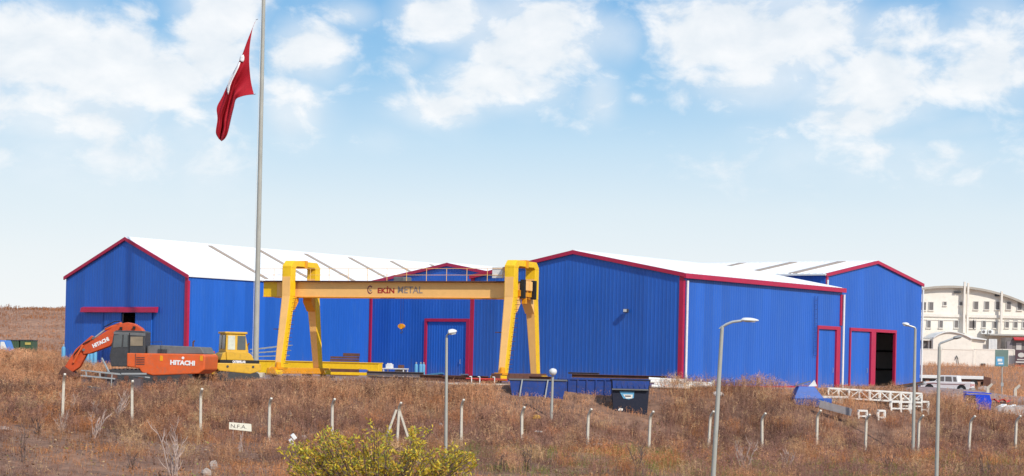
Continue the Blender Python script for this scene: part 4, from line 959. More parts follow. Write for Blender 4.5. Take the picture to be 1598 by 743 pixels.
# navy skip with sticker
Yn = 100.4; zt_ = W(985, 594.5, Yn).z
o, w_, H_ = skip(955, 1014, Yn, zt_, 1.3, SKIPN, 'dark navy skip with light blue label, right end of the skip row', flare=.12, ribs=0)
sn = F / Yn
m = MB(); m.prism([(.02, H_ + .0), (w_ - .02, H_ + .0), (w_ - .10, H_ - .42), (.05, H_ - .42)], -.12, -.01); m.build('front_panel', SKIPB, o)
m = MB(); m.box(.0, w_ - .08, -.18, -.003, H_ - .50, H_ - .43); m.build('shelf', GREYP, o)
for k in range(6): m = MB(); xx = .25 + k * (w_ - .5) / 5; m.prism([(-.16, H_ - .30), (-.13, H_ - .08), (-.12, H_ - .42)], xx - .02, xx + .02, 'x'); m.build('rib', SKIPB, o)
m = MB(); cxs = (979 - 955) / sn; m.prism([(cxs - .42, H_ - .58), (cxs + .38, H_ - .58), (cxs + .36, H_ - .92), (cxs + .1, H_ - 1.0), (cxs - .2, H_ - .95)], -.02, -.006); st_ = m.build('sticker', LBLUE, o)
m = MB(); m.prism([(cxs - .22, H_ - .74), (cxs + .3, H_ - .74), (cxs + .28, H_ - .94), (cxs - .05, H_ - .96)], -.026, -.0205); m.build('sticker_print', WST, st_)
m = MB(); m.prism([(cxs - .12, H_ - .79), (cxs + .2, H_ - .79), (cxs + .2, H_ - .86), (cxs - .1, H_ - .86)], -.031, -.0265); m.build('sticker_print', TXD, st_)
# white pipes right of the skips
o = thing('white_pipe_pile', 'pile of whitish pipes and planks lying at the corner of the gable hall', 'pipes', (*local_at(1015, 106.0)[:2], local_at(1060, 106.0)[2] - .05), R(4))
s6 = F / 106.0
for k, (a, b, z0, z1, yy, r) in enumerate([(0, 95, .36, .30, 0, .10), (5, 88, .20, .16, -.18, .11), (-2, 55, .52, .44, .15, .09), (12, 99, .12, .20, -.35, .09), (0, 60, .1, .05, -.5, .1)]):
    m = MB(); m.tube([(a / s6, yy, z0), (b / s6, yy, z1)], r, 10); m.build('pipe', WST, o, True)
m = MB(); m.prism([(78 / s6, .24), (98 / s6, .24), (101 / s6, .52), (97 / s6, .50), (95 / s6, .34), (80 / s6, .34)], -.2, .2); m.build('trough', WST, o)
for px in (1063, 1073, 1096): m = MB(); xx = (px - 1015) / s6; m.box(xx - .03, xx + .03, .2, .26, -.1, .55 if px != 1073 else .8); m.build('stake', WST, o)
# blue hopper and grey beam
Yh = 106.5; sh = F / Yh; X_, Y_, Z_ = local_at(1237, Yh); zt_ = W(1258, 603, Yh).z; Z_ -= .35
o = thing('blue_hopper', 'faded blue steel hopper tipped in the weeds before the side door', 'hopper', (X_, Y_, Z_), R(5))
H_ = zt_ - Z_; wq = 46 / sh
vs = []
for (x0, x1, y0, y1, z) in ((0.0, wq, -.5, .6, .05), (-.02, wq + .02, -.55, .65, H_ * .45), (wq * .18, wq * .72, -.3, .4, H_)):
    vs += [(x0, y0, z), (x1, y0, z), (x1, y1, z), (x0, y1, z)]
m = MB(); m.add(vs, [(3, 2, 1, 0), (8, 9, 10, 11)] + [(k * 4 + i, k * 4 + (i + 1) % 4, k * 4 + 4 + (i + 1) % 4, k * 4 + 4 + i) for k in (0, 1) for i in range(4)]); m.build('bin', HOPB, o, bevel=.03)
m = MB(); m.beam((wq * .08, 0, H_ + .02), (wq * .6, 0, H_ + .30), .3, .04); m.build('flap', GREYP, o)
m = MB(); m.prism([(wq * .52, H_ + .0), (wq * .82, H_ + .02), (wq * .72, H_ + .38)], -.2, -.16); m.build('bracket', WHITE, o)
m = MB(); m.box(wq + .02, wq + .55, -.3, .3, .05, .55); m.build('chute', HOPB, o, bevel=.03)
Yb = 104.6; p = W(1279, 627, Yb); q = W(1327, 640, Yb)
o = thing('grey_steel_channel', 'pale grey steel channel slanting down the bank right of the hopper', 'steel beam', (p.x, Yb, p.z), 0)
dv = Vector((q.x - p.x, -.4, q.z - p.z)); m = MB(); m.beam((0, 0, -.12), dv + Vector((0, 0, -.12)), .05, .34); m.build('web', GREYP2, o); m = MB(); m.beam((0, .1, .07), dv + Vector((0, .1, .07)), .24, .04); m.beam((0, .1, -.31), dv + Vector((0, .1, -.31)), .24, .04); m.build('flange', GREYP2, o)
# white lattice trusses
def truss(px0, px1, py_t, py_b, Y, drop, label, bays, parent_legs=()):
    p = W(px0, py_t, Y); s_ = F / Y; Ln = (px1 - px0) / s_; H_ = (py_b - py_t) / s_; sl = -drop / s_ / Ln + ROLL * 0
    o = thing('white_truss', label, 'truss', (p.x, Y, p.z - H_), R(-4), 'white steel trusses and frames before the doorway')
    for yy in (0, .55):
        for z in (0, H_): m = MB(); m.beam((0, yy, z), (Ln, yy, z + sl * Ln), .10, .10); m.build('chord', WST, o)
    for k in range(bays + 1):
        xx = Ln * k / bays; dz_ = sl * xx
        m = MB(); m.beam((xx, 0, dz_ + .05), (xx, 0, H_ + dz_ - .05), .09, .09); m.beam((xx, .55, dz_ + .05), (xx, .55, H_ + dz_ - .05), .09, .09); m.beam((xx, .05, H_ + dz_), (xx, .5, H_ + dz_), .07, .07); m.build('upright', WST, o)
        if k < bays:
            x2 = Ln * (k + 1) / bays; m = MB(); za, zb = (0, H_) if k % 2 == 0 else (H_, 0)
            m.beam((xx, 0, za + dz_), (x2, 0, zb + sl * x2), .06, .06); m.beam((xx, .55, zb + dz_), (x2, .55, za + sl * x2), .05, .05); m.build('diagonal', WST, o)
    return o, Ln, H_
truss(1293, 1437, 606, 620, 109.2, 5, 'long white lattice truss lying before the half-open doorway', 9)
o = thing('white_beam_pair', 'pair of white planks lying under the left end of the truss', 'planks', (*local_at(1278, 108.3)[:2], W(1278, 617.5, 108.3).z), R(-3))
for k in range(2): m = MB(); m.box(k * .2, 1.7 - k * .3, -.1 - k * .25, .1 - k * .25, -.12, 0); m.build('plank', WST, o)
m = MB(); m.box(.3, 1.4, -.3, .1, -.5, -.12); m.build('block', CONC, o)
def frame(px0, px1, pyt, pyb, Y, label, mids=1, dep=.6, leg=None):
    Y = solveY((px0 + px1) / 2, pyb + 6)
    s_ = F / Y; p = W(px0, pyb, Y); w_ = (px1 - px0) / s_; h_ = (pyb - pyt) / s_; zg = gz(p.x + w_ / 2, Y) - p.z
    o = thing('steel_stand', label, 'steel frame', (p.x, Y, p.z), R(-3), 'white steel trusses and frames before the doorway')
    for yy in (0, dep):
        m = MB(); m.beam((0, yy, h_), (w_, yy, h_), .1, .1); m.beam((.0, yy, .02), (w_, yy, .02), .08, .08); m.build('rail', WST, o)
        for k in range(mids + 2): xx = w_ * k / (mids + 1); m = MB(); m.beam((xx, yy, min(0, zg) - .1), (xx, yy, h_ - .05), .09, .09); m.build('upright', WST, o)
    for xx in (0, w_): m = MB(); m.beam((xx, .05, h_), (xx, dep - .05, h_), .08, .08); m.build('tie', WST, o)
frame(1391, 1421, 627, 638, 106.3, 'white square frame standing under the right end of the truss', 1)
frame(1407, 1438, 622, 634, 107.3, 'white box frame behind the lamp pole, under the truss end', 1, .5)
frame(1438, 1449, 627, 640, 106.2, 'small white frame at the far right end of the truss', 0, .5)
frame(1371, 1381, 641, 652, 104.4, 'small white frame low in the weeds below the truss', 0, .5)
frame(1340, 1353, 641, 650, 103.9, 'low white bracket frame in the weeds beside a fence post', 0, .4)
# grey poles leaning in a heap by the doorway
o = thing('steel_pole_pile', 'sloping pile of thin grey poles beside the half-open doorway', 'poles', (*local_at(1366, 122.0)[:2], local_at(1366, 122.0)[2]), R(-6))
for k in range(6):
    m = MB(); yy = .16 * k - .4; m.tube([(.0 + .25 * k, yy, .08), (3.1 + .1 * (k % 3), yy + .2, .62 - .06 * (k % 4))], .05, 7); m.build('pole', GALV if k % 3 else RUST, o, True)
m = MB(); m.box(2.5, 2.7, -.6, .8, -.4, .42); m.build('trestle', RUST, o)
# scrap frames before the excavator
o = thing('scrap_scaffold', 'pale steel scaffold frame lying in front of the excavator tracks', 'scrap steel', (*local_at(126, 98.5)[:2], W(126, 586, 98.5).z), R(-5))
s5 = F / 98.5
for (a, b, w_) in (((0, 0, 0), (55, 0, -4), .07), ((5, 0, 8), (62, 0, 4), .06), ((0, 0, 8), (105, .6, -1), .06), ((62, .3, 4), (102, .3, 5), .09), ((8, 0, 8), (9, 0, 0), .06), ((30, 0, 6), (31, 0, -2), .06), ((50, 0, 5), (48, 0, -25), .05), ((28, .5, 28), (42, .3, 6), .07)):
    m = MB(); m.beam((a[0] / s5, a[1], a[2] / s5), (b[0] / s5, b[1], b[2] / s5), w_, w_); m.build('bar', GALV, o)
for xx in (.2, 1.6, 3.0): m = MB(); m.box(xx - .2, xx + .2, .1, .6, -1.1, -.1); m.build('block', STEELD, o)
o = thing('scrap_track', 'grey worn track section lying below the scaffold frame', 'scrap steel', (*local_at(127, 97)[:2], W(127, 610, 97).z), R(-6))
for k in range(11): m = MB(); m.box(k * .125, k * .125 + .11, -.25, .3, -.1 - .012 * k + (k % 2) * .02, .28 - .014 * k + (k % 2) * .02); m.build('shoe', GREYP if k % 2 else STEELD, o)

# ---------------------------------------------------------------- pickup, trailer, bin, sign at the right
tY = 184.0; X_, Y_, Z_ = local_at(1479, tY)
zt_ = gz(X_, tY)
tk = thing('pickup_truck', 'white and mauve double-cab pickup parked beyond the right hall', 'pickup', (X_, Y_, zt_), R(-26))
# local x: negative is the front
def wheel(x, y, par, r=.36):
    m = MB(); m.cyl((x, r), r, y - .11, y + .11, 22); t = m.build('tyre', BLACK, par, bevel=.03); m = MB(); m.cyl((x, r), r * .6, y - .13, y - .112, 16); m.build('rim', GALV, t)
m = MB(); m.prism([(-2.45, .50), (-2.5, .80), (-2.42, 1.02), (-1.25, 1.12), (2.42, 1.10), (2.45, .55), (2.2, .42), (-2.3, .42)], -.84, .84); bd = m.build('body', TRUCKG, tk, bevel=.05)
m = MB(); m.prism([(-2.43, .98), (-1.2, 1.06), (-1.2, 1.15), (-2.40, 1.06)], -.80, .80); m.build('bonnet', TRUCKW, tk, bevel=.03)
m = MB(); m.prism([(-1.25, 1.08), (-.55, 1.70), (-.40, 1.76), (1.02, 1.76), (1.10, 1.70), (1.22, 1.08)], -.76, .76); cabt = m.build('cabin', TRUCKW, tk, bevel=.05)
for pl_ in ([(-1.02, 1.16), (-.52, 1.62), (-.18, 1.64), (-.18, 1.16)], [(-.06, 1.16), (-.06, 1.64), (.52, 1.64), (.60, 1.16)], [(.74, 1.16), (.68, 1.62), (.98, 1.62), (1.08, 1.16)]):
    for yy in (-.775, .765): m = MB(); m.prism(pl_, yy, yy + .012); m.build('side_window', DWIN, cabt)
m = MB(); m.box(1.25, 2.40, -.80, -.72, 1.10, 1.16); m.box(1.25, 2.40, .72, .80, 1.10, 1.16); m.build('bed_rail', TRUCKW, tk)
m = MB(); m.box(2.44, 2.49, -.80, .80, .56, 1.12); tg = m.build('tailgate', TRUCKW, tk, bevel=.02)
m = MB(); m.box(2.492, 2.50, -.4, .4, .80, .92); m.build('tailgate_print', LIGHTRED, tg)
for yy in (-.83, .74): m = MB(); m.box(2.43, 2.50, yy, yy + .09, .68, .98); m.build('tail_light', LIGHTRED, tk)
m = MB(); m.box(2.46, 2.58, -.8, .8, .38, .52); m.build('bumper', GALV, tk, bevel=.02)
m = MB(); m.prism([(-2.42, .86), (-1.2, 1.00), (-.4, .92), (1.9, .92), (1.9, .86), (-.4, .86), (-1.2, .92), (-2.42, .80)], -.858, -.842); m.build('red_stripe', mat('stripe_maroon', (.25, .08, .07), .4, .1, 3), tk)
m = MB(); m.box(-2.3, 2.3, -.855, -.841, .42, .62); m.build('sill_panel', TRUCKW, tk)
for x in (-1.62, 1.55):
    for y in (-.78, .78): wheel(x, y, tk)
    m = MB(); m.cyl((x, .42), .46, -.862, -.85, 24); m.build('wheel_arch', BLACK, tk)
# long white trailer bed behind it
X_, Y_, Z_ = local_at(1437, 205); o = thing('flatbed_trailer', 'long white flat trailer standing behind the pickup', 'trailer', (X_, Y_, Z_), R(-6)); s8 = F / 205
zt_ = W(1480, 586, 205).z - Z_; m = MB(); m.box(-2, 6.6, -1.1, 1.1, zt_ - .35, zt_); m.build('deck', WHITE, o, bevel=.03)
m = MB(); m.prism([(6.6, zt_), (7.4, zt_ - .15), (7.4, zt_ - 1.4), (6.6, zt_ - 1.4)], -1.0, 1.0); m.build('headboard', RUST, o)
m = MB(); m.box(-2, 6.6, -.9, .9, zt_ - .62, zt_ - .35); m.build('chassis', RUST, o)
for x in (0, 1.2, 5.6): m = MB(); m.cyl((x, .45), .45, -1.05, -.75, 18); m.build('wheel', BLACK, o); m = MB(); m.box(x - .1, x + .1, -.9, .9, .4, zt_ - .6); m.build('axle', RUST, o)
# blue bin
bY = 116.0; X_, Y_, Z_ = local_at(1505, bY); sb = F / bY; wb_ = 40 / sb; zt_ = W(1525, 612.5, bY).z - Z_
o = thing('blue_bin', 'bright blue open-sided bin below the pickup', 'bin', (X_, Y_, Z_), R(-4))
m = MB(); m.prism([(0.0, 0), (wb_ - .05, 0), (wb_, zt_ * .5), (wb_ - .12, zt_ - .12), (.32, zt_ - .12), (.03, zt_ * .95)], -.55, .55); m.build('body', BINB, o, bevel=.03)
m = MB(); m.prism([(.0, zt_ - .02), (wb_ - .06, zt_ - .08), (wb_, zt_ - .02), (.05, zt_ + .05)], -.6, .6); m.build('lid', BINB, o, bevel=.01)
m = MB(); m.box(.03, .62, -.562, -.552, zt_ * .38, zt_ - .16); m.build('opening', SKIPN, o)
m = MB(); m.box(.02, .8, -.563, -.552, zt_ * .12, zt_ * .33); m.build('label_strip', LBLUE, o); m = MB(); m.box(.45, .7, -.570, -.5635, zt_ * .15, zt_ * .30); m.build('label_print', WST, o)
# sign board on a pole
gY = 150.0; X_, Y_, Z_ = local_at(1564, gY)
o = thing('sign_board', 'blue and grey-green board on a slim pole before the cream wall', 'sign', (X_, Y_, Z_), R(-8)); sg = F / gY
zt_ = W(1562, 546, gY).z - Z_; zb_ = W(1562, 572, gY).z - Z_
m = MB(); m.tube([(0, 0, -.2), (-.05, 0, zt_ + .05)], .05, 8); m.build('pole', LPOLE, o, True)
m = MB(); m.box(-.62, .42, -.10, -.06, zb_, zt_); sb_ = m.build('panel', mat('sign_green', (.17, .24, .20), .5, .1, 3), o)
m = MB(); m.box(-.55, .1, -.112, -.102, zb_ + .08, zt_ - .55); m.build('blue_field', LBLUE, sb_); m = MB(); m.box(-.42, -.05, -.122, -.114, zb_ + .4, zb_ + .62); m.build('white_mark', WST, sb_); m = MB(); m.box(-.35, .02, -.122, -.114, zb_ + .18, zb_ + .30); m.build('white_mark', WST, sb_)
m = MB(); m.box(-.1, .1, -.1, .1, zb_ - 1.6, zb_ - 1.3); m.build('junction_box', GALV, o)
# far fence posts at the right
for px, pyt, nm in ((1546, 599, 'left of the two beyond the blue bin'), (1589, 601, 'right of the two beyond the blue bin')):
    Yp = 128.0; p = W(px, pyt, Yp); zg = gz(p.x, Yp); o = thing('fence_post', 'short concrete post with bent top, ' + nm, 'fence post', (p.x, Yp, zg), 0, 'concrete posts beyond the bin')
    h_ = p.z - zg; m = MB(); m.beam((-.2, 0, -.3), (-.2, 0, h_ - .3), .2, .2, .19, .19); m.beam((-.2, 0, h_ - .32), (.08, -.1, h_), .19, .19, .15, .15); m.build('shaft', CONC, o)
# pale rubble heap
for k, (px, py, w_, h_, lb) in enumerate(((1568, 628, 1.5, .5, 'pale broken slab heap right of the blue bin'), (1590, 624, 1.6, .7, 'sandy rubble mound at the right picture edge'), (1535, 594, .9, .45, 'pale broken concrete piece right of the trailer'))):
    Yp = 118 if k < 2 else 200; p = W(px, py, Yp); zg = gz(p.x, Yp); o = thing('rubble_heap', lb, 'rubble', (p.x, Yp, zg), R(20 * k))
    for j in range(6):
        m = MB(); an = random.uniform(0, 6.3); rr = random.uniform(0, w_ * .45); hh = h_ * random.uniform(.4, 1) * (1 - rr / w_); cx_, cy_ = rr * math.cos(an), rr * math.sin(an) * .6
        m.beam((cx_ - random.uniform(.2, .5), cy_, hh * .2 - .1), (cx_ + random.uniform(.2, .5), cy_ + random.uniform(-.3, .3), hh), random.uniform(.3, .6), random.uniform(.1, .25)); m.build('slab', ROCK if k else WST, o, bevel=.02)
    m = MB(); m.lathe((0, 0, -.2), [(w_ * .7, 0), (w_ * .5, .15 + h_ * .3), (w_ * .25, .15 + h_ * .6), (.05, .15 + h_ * .7)], 11); m.build('mound', ROCK, o)
o = thing('red_tarp', 'small crumpled red sheet beside the pale slab heap', 'sheet', W(1560, 619, 121), R(0)); o.location.z = gz(o.location.x, 121)
m = MB(); vs = [(i * .16 - .6, j * .2 - .4, .16 + .14 * math.sin(i * 1.7 + j) * math.cos(j * 1.3)) for j in range(5) for i in range(9)]; m.add(vs, [(j * 9 + i, j * 9 + i + 1, j * 9 + i + 10, j * 9 + i + 9) for j in range(4) for i in range(8)]); k = m.build('cloth', RED, o, True); k.modifiers.new('thick', 'SOLIDIFY').thickness = .02

# ---------------------------------------------------------------- cream factory building far right
fY = 290.0; fs = F / fY
p0 = W(1290, 560, fY); zg = gz(W(1500, 560, fY).x, fY)
fb_ = thing('cream_factory', 'large cream building with curved roof and two window rows, far right', 'building', (p0.x, fY, zg), 0)
def fx_(px): return (px - 1290) / fs
def fz_(px, py): return W(px, py, fY).z - zg
xc0, Rr = fx_(1484), 27.8; ztop = fz_(1484, 446)
half = 17.5
def arch(x): return ztop - (Rr - math.sqrt(Rr * Rr - (x - xc0) ** 2))
prof = [(xc0 + half * (i / 24 * 2 - 1)) for i in range(25)]
# window openings as recessed panes
m = MB(); m.prism([(prof[0], -4)] + [(x, arch(x) - .35) for x in prof] + [(prof[-1], -4)], 0, 30); m.build('wall', CREAM, fb_)
m = MB(); m.prism([(x, arch(x)) for x in prof] + [(x, arch(x) - .35) for x in reversed(prof)], -.8, 30.4); m.build('curved_roof', mat('roof_beige', (.42, .37, .31), .7, .1, 1), fb_)
zc_ = fz_(1500, 493); m = MB(); m.box(prof[0], prof[-1], -.25, -.003, zc_ - .22, zc_ + .22); m.build('cornice', CREAM2, fb_)
m = MB(); m.box(prof[0], prof[-1], -.12, -.003, zc_ - .75, zc_ - .62); m.build('string_course', CREAM2, fb_)
wins = [(1439, 478, 7, 12), (1451, 478, 6, 12), (1472.5, 474, 4, 5), (1497.5, 474, 4, 5), (1521, 477, 6, 12), (1538, 477, 6, 12), (1555, 477, 6, 12), (1572, 477, 6, 12), (1589, 478, 6, 12),
        (1448, 506, 5, 11), (1467, 506, 5, 11), (1491, 506, 5, 11), (1514, 506, 6, 12), (1519.5, 506, 3, 12), (1534, 506, 5, 10), (1551, 507, 5, 10), (1570, 506, 5, 11), (1583.5, 506, 5, 11), (1597, 506, 5, 11)]
FRW = mat('pale_frame', (.55, .52, .48), .7, .08, 3)
for (px, py, w_, h_) in wins:
    x = fx_(px); z = fz_(px, py); a, b = w_ / fs / 2, h_ / fs / 2
    m = MB(); m.box(x - a, x + a, -.06, -.003, z - b, z + b); wo_ = m.build('window', DWIN, fb_)
    m = MB(); m.box(x - a - .1, x - a, -.14, -.003, z - b, z + b); m.box(x + a, x + a + .1, -.14, -.003, z - b, z + b); m.box(x - a - .1, x + a + .1, -.14, -.003, z + b, z + b + .1); m.build('frame', FRW, wo_)
    m = MB(); m.box(x - a - .15, x + a + .15, -.22, -.003, z - b - .14, z - b); m.build('sill', CREAM2, wo_)
for (px, pt_, pb_, w_) in ((1501, 440, 520, .28), (1506.5, 442, 520, .28), (1559, 455, 522, .3)):
    x = fx_(px); m = MB(); m.box(x - w_ / 2, x + w_ / 2, -.95, -.55, fz_(px, pb_), fz_(px, pt_)); m.build('flue', CREAM2, fb_)
for px in (1488, 1494):
    x = fx_(px); z = fz_(px, 456); m = MB(); m.box(x - .22, x + .22, -.4, -.003, z - .15, z + .15); m.build('floodlight', DGREY, fb_)
m = MB(); x = fx_(1553); z = fz_(1553, 461); m.box(x - .3, x + .3, -.5, -.003, z - .15, z + .15); m.build('floodlight', DGREY, fb_)
for px in (1533, 1543):
    x = fx_(px); z = fz_(px, 518); m = MB(); m.box(x - .4, x + .4, -.8, -.25, z - .35, z + .35); ac = m.build('air_conditioner', WHITE, fb_, bevel=.02); m = MB(); m.cyl((x - .1, z), .24, -.815, -.803, 16); m.build('fan_grille', DWIN, ac)
m = MB(); z = fz_(1560, 523); m.box(fx_(1536), fx_(1640), -3.2, -.003, z - .12, z + .12); m.build('canopy', mat('canopy_grey', (.45, .42, .38), .7, .1, 2), fb_)
# annex with its own low arch
aY = fY - 8; sa_ = F / aY; ax0 = W(1456, 540, aY).x
an_ = thing('arched_annex', 'low cream annex with pale vaulted roof before the cream factory', 'building', (ax0, aY, zg), 0)
def axx(px): return (px - 1456) / sa_
zt_ = W(1482, 517, aY).z - zg; ze = W(1482, 527, aY).z - zg; wA = axx(1516)
ap_ = [(wA * i / 16, ze + (zt_ - ze) * (1 - ((i / 16 - .42) / .58) ** 2 if i / 16 > .42 else 1 - ((.42 - i / 16) / .42) ** 2)) for i in range(17)]
m = MB(); m.prism([(0, -3)] + [(a, b - .15) for a, b in ap_] + [(wA, -3)], 0, 7.0); m.build('wall', CREAM, an_)
m = MB(); m.prism([(a, b) for a, b in ap_] + [(a, b - .15) for a, b in reversed(ap_)], -.3, 7.0); m.build('vaulted_roof', WHITE, an_)
m = MB(); m.prism([(wA + .003, -3), (axx(1541), -3), (axx(1541), ze - .3), (wA + .003, ze - .1)], 1, 7); m.build('side_wing', CREAM, an_)
m = MB(); m.prism([(wA - 1.8, zt_ - .35), (wA + .6, ze + .2), (axx(1541), ze - .1), (axx(1541), ze - .26), (wA, ze - .05)], .5, 7.2); m.build('wing_roof', WHITE, an_)
m = MB(); m.box(axx(1434), -.003, 1.5, 6, -3, ze - .5); m.build('dark_bay', DWIN, an_); m = MB(); m.box(axx(1434), 0, 1.0, 6.5, ze - .5, ze - .3); m.build('bay_roof', CREAM2, an_); m = MB(); m.box(axx(1451), axx(1453.5), 1.2, 1.49, -3, ze - .5); m.build('bay_post', CREAM2, an_)
# gate and shop front under the canopy
o = thing('white_gate', 'pale slatted gate between annex and shop front', 'gate', (W(1543, 540, aY).x, aY, zg), 0)
gwd = 13 / sa_; gzt_ = W(1550, 529, aY).z - zg
m = MB(); m.box(0, gwd, .06, .1, -2, gzt_); m.build('backing', GALV, o)
for k in range(6): m = MB(); m.box(k * gwd / 6 + .02, (k + 1) * gwd / 6 - .02, 0, .058, -2, gzt_ - .05); m.build('slat', WHITE, o)
o = thing('corner_shop', 'small dark shop front with red awning under the canopy, right edge', 'shop', (W(1570, 540, aY).x, aY, zg), 0)
m = MB(); m.box(0, 4, .3, 3, -2, W(1580, 527, aY).z - zg); m.build('wall', DWIN, o)
m = MB(); m.prism([(-.6, W(1580, 531, aY).z - zg), (.29, W(1580, 528, aY).z - zg), (.29, W(1580, 526, aY).z - zg), (-.6, W(1580, 529.5, aY).z - zg)], 1.1, 4.2, 'x'); m.build('awning', LIGHTRED, o)
m = MB(); m.box(1.6, 2.4, .2, .29, -2, W(1580, 535, aY).z - zg); m.build('door', FRW, o); m = MB(); m.box(.2, 1.0, .2, .29, -.5, W(1580, 533, aY).z - zg); m.build('window', mat('shop_window', (.25, .22, .22), .3, .2, 2), o)
# compound wall and banner
wY = 270.0; sw = F / wY; wx0 = W(1425, 560, wY).x; zg2 = gz(W(1500, 560, wY).x, wY)
o = thing('compound_wall', 'cream rendered compound wall before the cream factory', 'wall', (wx0, wY, zg2), 0)
def cwx(px): return (px - 1425) / sw
segs = [(1425, 1470), (1470, 1520), (1520, 1560), (1560, 1583)]
for i, (a, b) in enumerate(segs):
    zt_ = W((a + b) / 2, 545.5 + .2 * i, wY).z - zg2
    m = MB(); m.box(cwx(a) + .02, cwx(b) - .02, 0, .3, -2.5, zt_); m.build('wall_panel', CREAM2, o)
    m = MB(); m.box(cwx(a) + .02, cwx(b) - .02, -.06, .36, zt_, zt_ + .12); m.build('coping', CREAM, o)
    m = MB(); m.box(cwx(b) - .15, cwx(b) + .15, -.05, .35, -2.5, zt_ - .003); m.build('pier', CREAM, o)
m = MB(); m.box(cwx(1531), cwx(1537), -.3, -.003, -1, .45); m.build('meter_box', DGREY, o)
m = MB()
for dz_ in (0, .9): m.tube([(cwx(1491) + dz_ * .3, -.2, 1.0), (cwx(1492), -.2, 1.5), (cwx(1494), -.25, 1.1), (cwx(1495), -.2, .2)], .06, 6)
m.build('hose_loop', DGREY, o)
o = thing('shop_banner', 'dark maroon banner panel with pale print beside the compound wall', 'banner', (W(1584, 560, wY - 1).x, wY - 1, zg2), 0)
zt_ = W(1590, 546, wY - 1).z - zg2; zb_ = W(1590, 570, wY - 1).z - zg2
m = MB(); m.box(0, 4.5, 0, .1, zb_, zt_); bp_ = m.build('panel', mat('banner_maroon', (.09, .05, .06), .6, .2, 2), o)
m = MB(); m.box(.1, 4.4, -.02, -.003, zb_ + .35, zb_ + .55); m.box(.3, 4, -.02, -.003, zb_ + .75, zb_ + .9); m.build('print_band', FRW, bp_)
m = MB(); vs = [( .9 + .5 * math.cos(a), zt_ - .75 + .35 * math.sin(a)) for a in [i * math.pi / 8 for i in range(16)]]; m.prism(vs, -.02, -.003); m.build('print_disc', FRW, bp_)
m = MB(); m.box(0, 4.5, -.06, .16, zb_ - .2, zb_ - .003); m.build('base_rail', LIGHTRED, o)
for xx in (.2, 4.2): m = MB(); m.box(xx, xx + .12, .0, .1, -2, zb_ - .21); m.build('leg', DGREY, o)
# green containers and blue van on the far left
cY = 160.0; s9 = F / cY
for px0, px1, lb in ((10, 30, 'green container behind the blue van, far left'), (31, 52, 'green container with yellow label, right of the other, far left')):
    p = W(px0, 545, cY); zt_ = W(px0, 531.5, cY).z; zg = gz(p.x, cY); o = thing('green_container', lb, 'container', (p.x, cY, zg), 0, 'green containers at the far left')
    w_ = (px1 - px0) / s9 - .05; m = MB(); m.box(0, w_, 0, 1.6, .1, zt_ - zg); bq = m.build('body', GREENP, o, bevel=.02)
    for k in range(5): m = MB(); xx = .1 + k * (w_ - .2) / 4; m.box(xx - .03, xx + .03, -.05, -.003, .1, zt_ - zg); m.build('rib', GREENP, o)
    m = MB(); m.box(-.03, w_ + .03, -.06, 1.66, zt_ - zg, zt_ - zg + .08); m.build('rim', DGREY, o)
    if px0 > 20: m = MB(); m.box(w_ * .4, w_ * .85, -.06, -.052, zt_ - zg - .35, zt_ - zg - .15); m.build('label_plate', mat('label_yellow', (.5, .4, .1), .6, .1, 3), o)
    for xx in (.1, w_ - .3): m = MB(); m.box(xx, xx + .2, .1, 1.5, -.3, .1); m.build('skid', DGREY, o)
vY = 150.0; s10 = F / vY; p = W(-22, 550, vY); zg = gz(p.x, vY); o = thing('blue_van', 'light blue van cut off by the left picture edge', 'van', (p.x, vY, zg), 0)
zt_ = W(5, 531, vY).z - zg; VB = mat('van_blue', (.05, .20, .58), .35, .06, 3); lnv = 37 / s10
m = MB(); zb_ = max(.3, zt_ - 1.5); m.prism([(-2.2, zb_), (lnv + .25, zb_), (lnv + .3, zb_ + .55), (lnv - .05, zb_ + .7), (lnv - .35, zt_), (-2.2, zt_)], 0, 1.7); bq = m.build('body', VB, o, bevel=.06)
m = MB(); m.prism([(lnv - .75, zb_ + .75), (lnv - .2, zb_ + .75), (lnv - .45, zt_ - .12), (lnv - .75, zt_ - .12)], -.012, -.002); m.build('window', WHITE, bq)
m = MB(); m.box(-2.2, lnv + .3, .1, 1.6, zb_ - .25, zb_); m.build('sill', SKIPN, o)
for xx in (-1.4, lnv - .35): m = MB(); m.cyl((xx, .34), .34, .02, .25, 18); m.build('wheel', BLACK, o)

